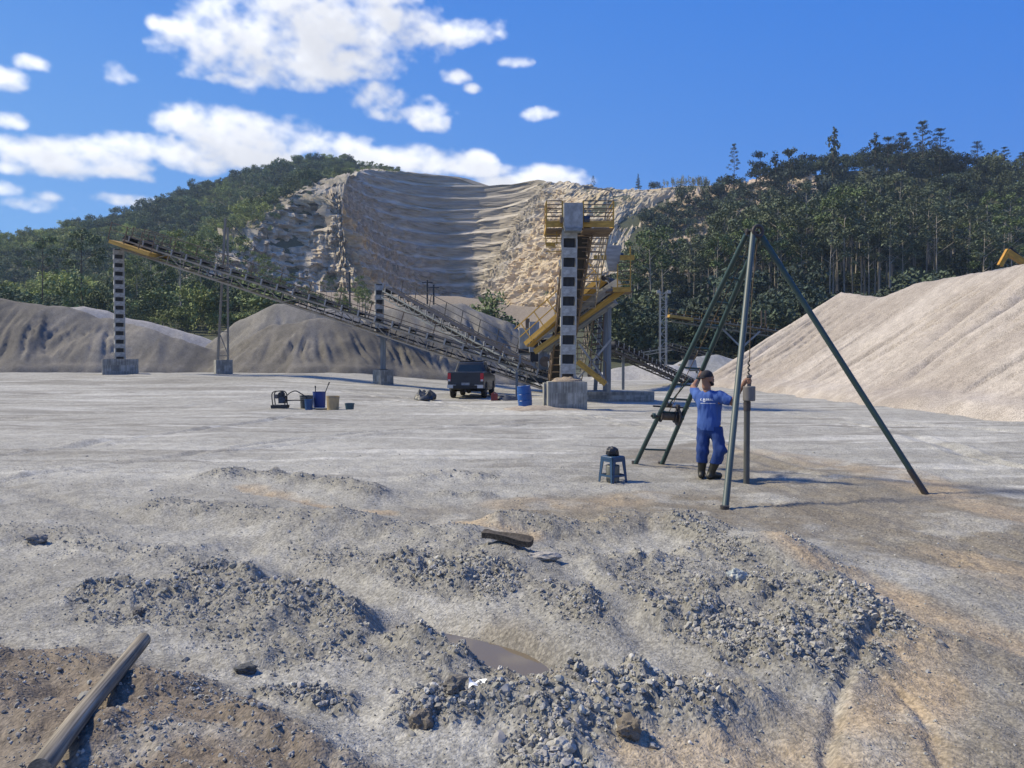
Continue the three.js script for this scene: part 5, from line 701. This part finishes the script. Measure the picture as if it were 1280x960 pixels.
  // white print on the back of the shirt
  const cv = document.createElement('canvas'); cv.width = 512; cv.height = 256; const x2 = cv.getContext('2d'); x2.fillStyle = '#000'; x2.fillRect(0, 0, 512, 256); x2.fillStyle = '#fff'; x2.font = 'bold 100px sans-serif'; x2.fillText('C', 14, 122); x2.fillText('BRAL', 170, 112); x2.beginPath(); x2.moveTo(130, 20); x2.quadraticCurveTo(188, 110, 160, 150); x2.quadraticCurveTo(128, 182, 98, 150); x2.quadraticCurveTo(80, 116, 130, 20); x2.fill(); x2.fillStyle = '#000'; x2.beginPath(); x2.arc(130, 118, 17, 0, 6.3); x2.fill(); x2.fillStyle = '#fff'; x2.fillRect(20, 196, 470, 15);
  const at2 = new THREE.CanvasTexture(cv), Pm = [], Um = [], Im = [], nu = 22, nv = 12, c0 = L(883, 501, 12);
  for (let j = 0; j <= nv; j++) for (let i = 0; i <= nu; i++) { const x = c0.x + (i / nu - 0.5) * 0.235, y = c0.y + (j / nv - 0.5) * 0.118; let z = 0.32; for (let q = 0; q < 200 && shirtF(x, y, z) > 0; q++) z -= Math.max(0.002, shirtF(x, y, z) * 0.7); Pm.push(x, y, z + 0.006); Um.push(i / nu, j / nv); }
  for (let j = 0; j < nv; j++) for (let i = 0; i < nu; i++) { const a = j * (nu + 1) + i; Im.push(a, a + 1, a + nu + 1, a + 1, a + nu + 2, a + nu + 1); } const pg = new THREE.BufferGeometry(); pg.setAttribute('position', new THREE.Float32BufferAttribute(Pm, 3)); pg.setAttribute('uv', new THREE.Float32BufferAttribute(Um, 2)); pg.setIndex(Im); pg.computeVertexNormals();
  part(t, 'shirt_print', pg, new THREE.MeshStandardMaterial({ color: lin(0.75, 0.78, 0.8), roughness: 0.8, alphaMap: at2, alphaTest: 0.5, transparent: false }));
}
// ---------------------------------------------------------------- stool with its bucket and bag
{
  const o = yardAt(766, 601, 11.7), t = thing('plastic_stool', 'navy blue plastic stool on the sand left of the ladder', 'stool', o, 0.62), m = new THREE.MeshStandardMaterial({ color: lin(0.022, 0.062, 0.125), roughness: 0.45 }), H = 0.385;
  const leg = (i, k) => { const s = new THREE.Shape(); s.moveTo(-0.03, 0); s.lineTo(0.03, 0); s.lineTo(0.03, 0.008); s.lineTo(-0.022, 0.008); s.lineTo(-0.022, 0.06); s.lineTo(-0.03, 0.06); s.closePath(); const g = new THREE.ExtrudeGeometry(s, { depth: 1, bevelEnabled: false, steps: 4 }); return g; };
  for (const [i, k] of [[-1, -1], [1, -1], [1, 1], [-1, 1]]) { const g = mergeGeometries([new THREE.BoxGeometry(0.058, H, 0.012, 1, 4, 1).translate(-i * 0.023, 0, 0), new THREE.BoxGeometry(0.012, H, 0.058, 1, 4, 1).translate(0, 0, -k * 0.023)]); bent(g, (x, y, z) => { const f = 0.5 - y / H, sp = mix(0.122, 0.152, f), th = mix(1.15, 0.62, f); return [x * th + i * sp, y + H / 2, z * th + k * sp]; }); part(t, 'leg', toCreasedNormals(g, 0.4), m); }
  const sg = new THREE.ExtrudeGeometry((() => { const s = new THREE.Shape(), r = 0.045, a = 0.125; s.moveTo(-a + r, -a); s.lineTo(a - r, -a); s.quadraticCurveTo(a, -a, a, -a + r); s.lineTo(a, a - r); s.quadraticCurveTo(a, a, a - r, a); s.lineTo(-a + r, a); s.quadraticCurveTo(-a, a, -a, a - r); s.lineTo(-a, -a + r); s.quadraticCurveTo(-a, -a, -a + r, -a); return s; })(), { depth: 0.03, bevelEnabled: true, bevelSize: 0.014, bevelThickness: 0.014, bevelSegments: 4 }); sg.rotateX(-Math.PI / 2); part(t, 'seat', sg, m, [0, H - 0.03, 0]);
  for (let k = 0; k < 4; k++) { const a = k * Math.PI / 2; const g = new THREE.BoxGeometry(0.29, 0.03, 0.012); g.translate(0, 0, 0.143); g.rotateY(a); part(t, 'stretcher', g, m, [0, 0.105, 0]); const g2 = new THREE.BoxGeometry(0.24, 0.05, 0.012); g2.translate(0, 0, 0.128); g2.rotateY(a); part(t, 'apron', g2, m, [0, H - 0.045, 0]); }
  const b = new THREE.LatheGeometry([[0.001, 0], [0.085, 0], [0.1, 0.02], [0.105, 0.24], [0.098, 0.26], [0.001, 0.26]].map(q => new THREE.Vector2(...q)), 24); single('metal_can', b, steel(0.20, 0.21, 0.19, 0.4), 'grey metal can standing under the plastic stool', 'can', o.clone().add(V(0.0, 0.0, 0.0)));
  const bag = new THREE.IcosahedronGeometry(1, 4); bent(bag, (x, y, z) => { const k = 1 + 0.32 * fbm3(x * 1.6, y * 1.6, z * 1.6, 4); return [x * 0.105 * k, Math.max(-0.05, y * 0.085 * k + 0.012 * n3(x * 6, y * 6, z * 6)), z * 0.095 * k]; }); single('black_bag', mergeVertices(bag), new THREE.MeshPhysicalMaterial({ color: lin(0.012, 0.012, 0.014), roughness: 0.35 }), 'crumpled black plastic bag lying on the navy stool', 'bag', o.clone().add(V(0.0, H + 0.066, 0)));
}
// ---------------------------------------------------------------- pickup truck
{
  const o = at(582, 502, 38); o.y = yardBase(o.x, o.z); const t = thing('pickup_truck', 'dark blue double-cab pickup truck parked with its tailgate to the camera', 'pickup truck', o, -0.09);
  const paint = new THREE.MeshPhysicalMaterial({ color: lin(0.009, 0.012, 0.019), roughness: 0.45, clearcoat: 0.3, clearcoatRoughness: 0.25, map: BLOTCH }), glass = new THREE.MeshPhysicalMaterial({ color: lin(0.02, 0.03, 0.035), roughness: 0.06 }), blk = steel(0.015, 0.015, 0.016, 0.7), rub = steel(0.02, 0.02, 0.02, 0.9), chrome = new THREE.MeshStandardMaterial({ color: lin(0.45, 0.45, 0.45), roughness: 0.35, metalness: 0.6 }), red = new THREE.MeshPhysicalMaterial({ color: lin(0.42, 0.012, 0.018), roughness: 0.2 });
  const side = (pts, w, bev, mat, name, taper) => { const s = new THREE.Shape(); pts.forEach(([z, y], i) => i ? s.lineTo(z, y) : s.moveTo(z, y)); const g = new THREE.ExtrudeGeometry(s, { depth: w - bev * 2, bevelEnabled: true, bevelSize: bev, bevelThickness: bev, bevelSegments: 3, steps: 1 }); g.translate(0, 0, -w / 2 + bev); g.rotateY(Math.PI / 2); if (taper) bent(g, taper); return part(t, name, toCreasedNormals(g, 0.7), mat); };
  // profile along +z' = forward; after the turn forward is -z
  side([[0.06, 0.62], [0.05, 1.26], [1.5, 1.28], [3.7, 1.16], [4.95, 1.06], [5.15, 0.9], [5.15, 0.5], [4.75, 0.42], [4.6, 0.8], [4.2, 0.9], [3.8, 0.8], [3.65, 0.42], [1.6, 0.42], [1.45, 0.8], [1.05, 0.9], [0.65, 0.8], [0.5, 0.5]], 1.8, 0.06, paint, 'body');
  side([[1.58, 1.24], [1.78, 1.76], [2.0, 1.8], [3.0, 1.78], [3.75, 1.2]], 1.66, 0.05, paint, 'cab', (x, y, z) => [x * mix(1, 0.80, sstep(1.25, 1.8, y)), y, z]);
  const rw = new THREE.BoxGeometry(1.28, 0.40, 0.02); bent(rw, (x, y, z) => [x * (y > 0 ? 0.86 : 1), y, z]); part(t, 'rear_window', rw, glass, [0, 1.5, -1.585], [-0.36, 0, 0]); for (const s of [-1, 1]) for (const [z0, z1, n] of [[1.9, 2.55, 'rear_door_window'], [2.65, 3.3, 'front_door_window']]) { const g = new THREE.BoxGeometry(0.02, 0.36, z1 - z0); bent(g, (x, y, z) => [x, y, z * (y > 0 ? 0.86 : 1)]); part(t, n, g, glass, [s * 0.757, 1.5, -(z0 + z1) / 2], [0, 0, s * 0.29]); }
  part(t, 'tailgate', new THREE.BoxGeometry(1.36, 0.5, 0.05, 1, 1, 1), paint, [0, 1.0, -0.005]); box(t, 'tailgate_handle', V(0, 1.1, 0.03).add(o), 0.22, 0.06, 0.03, blk); box(t, 'bed_opening', V(0, 1.285, -0.72).add(o), 1.4, 0.05, 1.2, blk);
  for (const s of [-1, 1]) { part(t, 'tail_light', new THREE.BoxGeometry(0.16, 0.4, 0.1), red, [s * 0.815, 1.08, -0.02]); part(t, 'reverse_light', new THREE.BoxGeometry(0.12, 0.09, 0.105), chrome, [s * 0.815, 0.92, -0.018]); part(t, 'side_mirror', new THREE.SphereGeometry(0.11, 12, 8).scale(1.1, 0.9, 0.6), blk, [s * 1.0, 1.3, -3.25]); part(t, 'bumper_end', new THREE.BoxGeometry(0.42, 0.16, 0.16), chrome, [s * 0.68, 0.62, 0.08]); }
  part(t, 'rear_bumper', new THREE.BoxGeometry(1.2, 0.16, 0.18), blk, [0, 0.6, 0.08]); part(t, 'number_plate', new THREE.BoxGeometry(0.4, 0.13, 0.02), steel(0.4, 0.4, 0.4), [0, 0.74, 0.035]); part(t, 'tow_bar', new THREE.BoxGeometry(0.1, 0.1, 0.4), blk, [0, 0.42, 0.0]); part(t, 'axle', new THREE.CylinderGeometry(0.07, 0.07, 1.4, 10).rotateZ(Math.PI / 2), blk, [0, 0.4, -1.05]); part(t, 'differential', new THREE.SphereGeometry(0.16, 12, 8), blk, [0, 0.4, -1.05]); part(t, 'roof_rack', new THREE.BoxGeometry(1.2, 0.03, 0.9), blk, [0, 1.87, -2.4]);
  const tyre = new THREE.TorusGeometry(0.29, 0.105, 14, 28).scale(1, 1, 1.25); tyre.rotateY(Math.PI / 2); const rim = new THREE.CylinderGeometry(0.23, 0.23, 0.18, 20).rotateZ(Math.PI / 2); for (const [s, z] of [[-1, -1.05], [1, -1.05], [-1, -4.2], [1, -4.2]]) { const w = sub(t, 'wheel'); w.position.set(s * 0.79, 0.39, z); part(w, 'tyre', tyre, rub); part(w, 'rim', rim, chrome); }
}
// ---------------------------------------------------------------- small things round the truck
const lathe = (pts, n = 28) => toCreasedNormals(new THREE.LatheGeometry(pts.map(q => new THREE.Vector2(...q)), n), 0.5);
const openPail = (r0, r1, h) => lathe([[0.001, 0], [r0, 0], [r1, h], [r1 + 0.012, h], [r1 + 0.012, h + 0.018], [r1 - 0.012, h + 0.018], [r0 - 0.012, 0.02], [0.001, 0.02]]);
const plast = (r, g, b, k = 0.5) => new THREE.MeshStandardMaterial({ color: lin(r, g, b), roughness: k, map: BLOTCH });
const yp = (px, d) => { const p = at(px, 500, d); p.y = yard(p.x, p.z)[0]; return p; };
{
  const b = yp(657, 31.3), t = thing('blue_barrel', 'leaning bright blue plastic barrel left of the large stained block', 'barrel', b.add(V(0, 0.02, 0))); t.rotation.z = 0.09; part(t, 'body', lathe([[0.001, 0], [0.25, 0], [0.275, 0.03], [0.285, 0.2], [0.295, 0.3], [0.278, 0.32], [0.295, 0.34], [0.295, 0.56], [0.278, 0.58], [0.295, 0.6], [0.285, 0.75], [0.27, 0.87], [0.25, 0.89]]), plast(0.012, 0.105, 0.40, 0.4)); part(t, 'rim', new THREE.TorusGeometry(0.262, 0.018, 8, 30).rotateX(Math.PI / 2), plast(0.012, 0.1, 0.38), [0, 0.885, 0]); part(t, 'lid', new THREE.CylinderGeometry(0.255, 0.255, 0.02, 28), plast(0.01, 0.085, 0.3), [0, 0.87, 0]);
  const p = yp(350, 30.6), e = thing('engine_pump', 'small black engine in a tubular cage on the pale yard left of the buckets', 'engine', p); const c = new THREE.BoxGeometry(0.62, 0.13, 0.45, 4, 2, 3); bent(c, (x, y, z) => [x * (y < 0 ? 0.94 : 1), y, z]); part(e, 'base', c, M.dark, [0, 0.075, 0]); part(e, 'engine_block', new THREE.BoxGeometry(0.26, 0.3, 0.28), steel(0.07, 0.055, 0.05), [0.1, 0.36, 0]); part(e, 'fuel_tank', new THREE.CylinderGeometry(0.1, 0.1, 0.3, 16).rotateX(Math.PI / 2), M.dark, [0.06, 0.56, 0]); part(e, 'muffler', new THREE.BoxGeometry(0.14, 0.16, 0.2), steel(0.14, 0.12, 0.12), [-0.12, 0.48, 0.05]); part(e, 'flywheel_cover', new THREE.CylinderGeometry(0.13, 0.13, 0.08, 18).rotateX(Math.PI / 2), M.motor, [0.12, 0.34, 0.18]); for (const z of [-0.16, 0.16]) part(e, 'cage', tubeGeo([[-0.24, 0.12, z], [-0.27, 0.58, z], [-0.22, 0.66, z], [0.12, 0.68, z], [0.2, 0.6, z], [0.24, 0.14, z]], 0.022, 40, 8), M.dark); for (const x of [-0.2, 0.1]) part(e, 'cage_bar', new THREE.CylinderGeometry(0.018, 0.018, 0.32, 8).rotateX(Math.PI / 2), M.dark, [x, 0.665, 0]);
  part(e, 'handle', tubeGeo([[0.22, 0.44, 0.1], [0.42, 0.62, 0.1], [0.62, 0.70, 0.05], [0.85, 0.58, 0], [1.06, 0.42, 0], [0.9, 0.34, 0.02], [0.6, 0.33, 0.08], [0.24, 0.32, 0.1]], 0.022, 60, 8), M.dark);
  const bucket = (px, d, r0, r1, h, mat, label, handle = true) => { const q = yp(px, d), u = thing('bucket', label, 'bucket', q, px); part(u, 'body', openPail(r0, r1, h), mat); if (handle) part(u, 'handle', tubeGeo(Array.from({ length: 9 }, (_, i) => { const a = i / 8 * Math.PI; return [Math.cos(a) * (r1 + 0.01), h - 0.01 - Math.sin(a) * 0.05, Math.sin(a) * (r1 + 0.03)]; }), 0.006, 30, 6), M.grey); return u; };
  bucket(386, 30.1, 0.14, 0.17, 0.4, plast(0.015, 0.09, 0.26), 'small blue bucket in front of the dark tub'); bucket(383, 31.0, 0.23, 0.26, 0.50, plast(0.06, 0.075, 0.085), 'dark grey round tub behind the small blue bucket'); bucket(437, 30.0, 0.15, 0.18, 0.26, plast(0.022, 0.085, 0.13), 'low teal bucket at the right end of the row of buckets'); bucket(416, 30.3, 0.225, 0.255, 0.53, plast(0.50, 0.385, 0.215, 0.6), 'large dirty beige bucket right of the blue drum');
  const dr = yp(399, 31.4), du = thing('blue_drum', 'dark blue open drum with tool handles sticking out behind the buckets', 'drum', dr); part(du, 'body', openPail(0.24, 0.26, 0.62), plast(0.012, 0.05, 0.25));
  for (const [a, b, l] of [[[-0.12, 0.1, 0], [-0.16, 0.88, 0], 'short tool handle standing upright in the blue drum'], [[0.05, 0.1, 0.05], [0.42, 1.03, 0.0], 'long tool handle slanting right out of the blue drum']]) { const h = thing('tool_handle', l, 'tool', dr.clone()); rod(h, 'shaft', V(...a).add(dr), V(...b).add(dr), 0.018, M.dark); rod(h, 'grip', V(...a).lerp(V(...b), 0.86).add(dr), V(...b).add(dr), 0.026, M.dark); }
  single('metal_tray', lathe([[0.001, 0], [0.3, 0], [0.34, 0.05], [0.33, 0.055], [0.29, 0.012], [0.001, 0.012]]), M.galv, 'shallow grey tray on the ground between the buckets', 'tray', yp(404, 30.7));
  const tarp = (px, d, sx, sy, sz, label, mat, seed) => { const g = new THREE.SphereGeometry(1, 40, 20, 0, 6.2832, 0, 1.571); bent(g, (x, y, z) => { const k = 1 + 0.45 * fbm3(x * 1.3 + seed, y * 1.3, z * 1.3, 3); return [x * sx * k, Math.max(-0.03, y * sy * (0.55 + 0.75 * Math.abs(n2(x * 2.3 + seed, z * 2.3))) + 0.03 * n2(x * 7, z * 7)), z * sz * k]; }); single('tarpaulin', g, mat, label, 'tarpaulin', yp(px, d)); };
  tarp(530, 36.5, 0.62, 0.42, 0.5, 'crumpled dark tarpaulin on the ground left of the truck', plast(0.05, 0.055, 0.06), 3); tarp(634, 37.2, 0.7, 0.3, 0.55, 'dark heap of cloth on the ground between truck and blue barrel', plast(0.035, 0.04, 0.048), 8);
  const rj = yp(618, 36.8), jc = thing('red_can', 'small red fuel can beside the truck rear wheel', 'can', rj); part(jc, 'body', new THREE.BoxGeometry(0.32, 0.34, 0.2, 1, 1, 1), plast(0.22, 0.03, 0.03), [0, 0.17, 0]); part(jc, 'handle', new THREE.TorusGeometry(0.07, 0.018, 8, 16, Math.PI), plast(0.2, 0.03, 0.03), [0, 0.34, 0]);
  single('sand_mound', bent(new THREE.SphereGeometry(1, 40, 16, 0, 6.2832, 0, 1.571), (x, y, z) => [x * 1.6 + n2(z * 2, 4) * 0.2, y * 0.16 * (1 + 0.5 * n2(x * 3, z * 3)) - 0.02, z * 0.8]), new THREE.MeshStandardMaterial({ color: lin(0.50, 0.43, 0.34), roughness: 0.95, map: GRIT, bumpMap: GRITB, bumpScale: 0.02 }), 'low mound of buff sand at the foot of the blue barrel', 'sand mound', yp(682, 29.8));
}
{ // excavator behind the right stockpile
  const a = at(1259, 315, 55), yel = steel(0.62, 0.33, 0.03, 0.5), t = thing('excavator', 'orange excavator with raised arm showing over the right stockpile', 'excavator', V(43, 0, -55)); const bs = V(a.x + 5.2, 2.4, -55);
  bar(t, 'boom', a, at(1284, 331, 55), 0.34, 0.4, yel); bar(t, 'boom', at(1284, 331, 55), bs, 0.5, 0.8, yel); bar(t, 'stick', a.clone().add(V(0.1, 0.15, 0)), at(1250, 332, 55), 0.28, 0.32, yel); rod(t, 'stick_cylinder', a.clone().add(V(0.2, 0.35, 0)), at(1274, 319, 55), 0.06, M.dark); rod(t, 'bucket_cylinder', at(1257, 320, 55).add(V(-0.12, 0, 0)), at(1249, 333, 55), 0.05, M.dark); const bq = at(1252, 346, 55); part(t, 'bucket', new THREE.CylinderGeometry(0.6, 0.6, 1.1, 12, 1, false, 0, 4).rotateX(Math.PI / 2), M.grey, bq.sub(t.position)); box(t, 'house', V(45, 2.1, -55), 3.6, 1.7, 2.6, yel); box(t, 'cabin', V(43.4, 2.6, -53.9), 1.5, 1.7, 1.1, M.dark); for (const k of [-1.2, 1.2]) box(t, 'track', V(44.5, 0.45, -55 + k), 4.2, 0.9, 0.6, M.dark);
}
// ---------------------------------------------------------------- wood and lumps in the foreground
const woodM = new THREE.MeshStandardMaterial({ color: lin(0.40, 0.375, 0.32), roughness: 0.9, map: texOf(256, (x, y) => { const v = 0.72 + tile(x, y * 0.1, 40, 3) * 0.3 + tile(x, y, 6, 4) * 0.18; return [v, v * 0.97, v * 0.92]; }, true) });
{
  const [ax, az] = gp(178, 822, 0.1), [bx, bz] = gp(52, 985, 0.12), a = V(ax, 0, az), b = V(bx, 0, bz); let lift = -1; for (let i = 0; i <= 30; i++) lift = Math.max(lift, yard(mix(ax, bx, i / 30), mix(az, bz, i / 30))[0]); a.y = b.y = lift + 0.018; const L = a.distanceTo(b); const g = new THREE.CylinderGeometry(0.038, 0.046, L, 22, 30); bent(g, (x, y, z) => { const r = 1 + 0.07 * n3(x * 20, y * 3, z * 20) + 0.05 * n3(x * 60, y * 1.4, z * 60); return [x * r + 0.012 * Math.sin(y * 3), y, z * r + 0.01 * Math.sin(y * 2.2 + 1)]; }); const m = single('wooden_pole', g, woodM, 'weathered round wooden pole lying in the bottom left corner', 'pole', a.clone().add(b).multiplyScalar(0.5)); m.quaternion.setFromUnitVectors(V(0, 1, 0), a.clone().sub(b).normalize());
}
const lump = (name, cat, px, py, sx, sy, sz, col, label, seed, jag = 0.6) => { const [x, z] = gp(px, py), g = new THREE.IcosahedronGeometry(1, 4); bent(g, (X, Y, Z) => { const k = 1 + jag * fbm3(X * 1.5 + seed, Y * 1.5, Z * 1.5, 4) + 0.16 * n3(X * 5, Y * 5 + seed, Z * 5) + 0.12 * n3(X * 11, Y * 11 + seed, Z * 11); return [X * sx * k, Y * sy * k, Z * sz * k]; }); single(name, mergeVertices(g), new THREE.MeshStandardMaterial({ color: lin(...col), roughness: 0.95, map: GRIT }), label, cat, V(x, yard(x, z)[0] + sy * 0.35, z)); };
lump('dirt_clod', 'clod', 175, 770, 0.05, 0.04, 0.045, [0.15, 0.14, 0.125], 'dark dirt clod on the pale ground above the wooden pole', 1);
lump('dirt_clod', 'clod', 527, 915, 0.06, 0.07, 0.055, [0.20, 0.175, 0.14], 'tall brown dirt clod left of the gravel in the near foreground', 2);
lump('dirt_clod', 'clod', 566, 896, 0.075, 0.05, 0.05, [0.19, 0.175, 0.15], 'wide brown dirt clod beside the white scrap', 3);
lump('dirt_clod', 'clod', 786, 925, 0.06, 0.06, 0.055, [0.23, 0.195, 0.145], 'brown dirt clod at the right end of the near gravel', 4);
lump('dirt_clod', 'clod', 306, 838, 0.07, 0.03, 0.05, [0.10, 0.105, 0.105], 'flat dark clod right of the wooden pole end', 6);
lump('rock', 'rock', 1104, 772, 0.065, 0.045, 0.05, [0.48, 0.44, 0.38], 'pale rock at the right tip of the big gravel berm', 7);
lump('rock', 'rock', 1084, 748, 0.045, 0.04, 0.04, [0.6, 0.55, 0.46], 'small whitish rock upslope of the pale rock at the berm tip', 8);
lump('rock', 'rock', 920, 738, 0.085, 0.06, 0.05, [0.46, 0.5, 0.48], 'pale greenish rock face in the big gravel berm', 9);
lump('rock', 'rock', 680, 719, 0.14, 0.04, 0.07, [0.45, 0.42, 0.37], 'flat pale rock at the right end of the dark plank', 10, 0.25);
lump('rock', 'rock', 700, 950, 0.06, 0.045, 0.05, [0.5, 0.48, 0.42], 'pale rock at the bottom edge below the gravel', 11);
lump('rock', 'rock', 724, 848, 0.06, 0.035, 0.045, [0.58, 0.58, 0.55], 'white rock right of the puddle end', 12);
lump('rock', 'rock', 46, 684, 0.09, 0.05, 0.06, [0.22, 0.215, 0.205], 'dark lump on the pale slope at the left edge', 13);
lump('rock', 'rock', 989, 690, 0.07, 0.02, 0.04, [0.5, 0.45, 0.38], 'small pale sliver of rock on the tan ground behind the berm', 14);
{ const [x, z] = gp(634, 712), g = new THREE.BoxGeometry(0.46, 0.05, 0.12, 24, 3, 5); bent(g, (X, Y, Z) => [X + 0.02 * n2(Z * 30, 2) * Math.sign(X), Y + 0.012 * n2(X * 7, Z * 20) - X * X * 0.1, Z + 0.015 * n2(X * 5, 7)]); const m = single('wooden_plank', g, new THREE.MeshStandardMaterial({ color: lin(0.13, 0.115, 0.095), roughness: 0.9, map: woodM.map }), 'dark weathered plank half buried in the middle mound', 'plank', V(x, yard(x, z)[0] + 0.025, z), [0.1, -0.35, -0.06]); }
{ const [x, z] = gp(600, 882), g = new THREE.PlaneGeometry(0.12, 0.07, 12, 8); g.rotateX(-1.3); bent(g, (X, Y, Z) => [X, Y + 0.02 * n2(X * 30, Z * 30), Z + 0.02 * n2(X * 25 + 5, Y * 20)]); single('plastic_scrap', g, new THREE.MeshStandardMaterial({ color: lin(0.72, 0.74, 0.74), roughness: 0.5, side: THREE.DoubleSide }), 'torn white plastic scrap on the near gravel', 'scrap', V(x, yard(x, z)[0] + 0.04, z)); }
{ const [x, z] = gp(508, 768); const t = single('stick', bent(new THREE.CylinderGeometry(0.011, 0.014, 0.16, 8, 6), (X, Y, Z) => [X + 0.006 * Math.sin(Y * 20), Y, Z]), woodM, 'short pale stick at the near end of the puddle', 'stick', V(x, yard(x, z)[0] + 0.015, z), [0, 0.5, 1.45]); }

renderer.render(scene, camera);
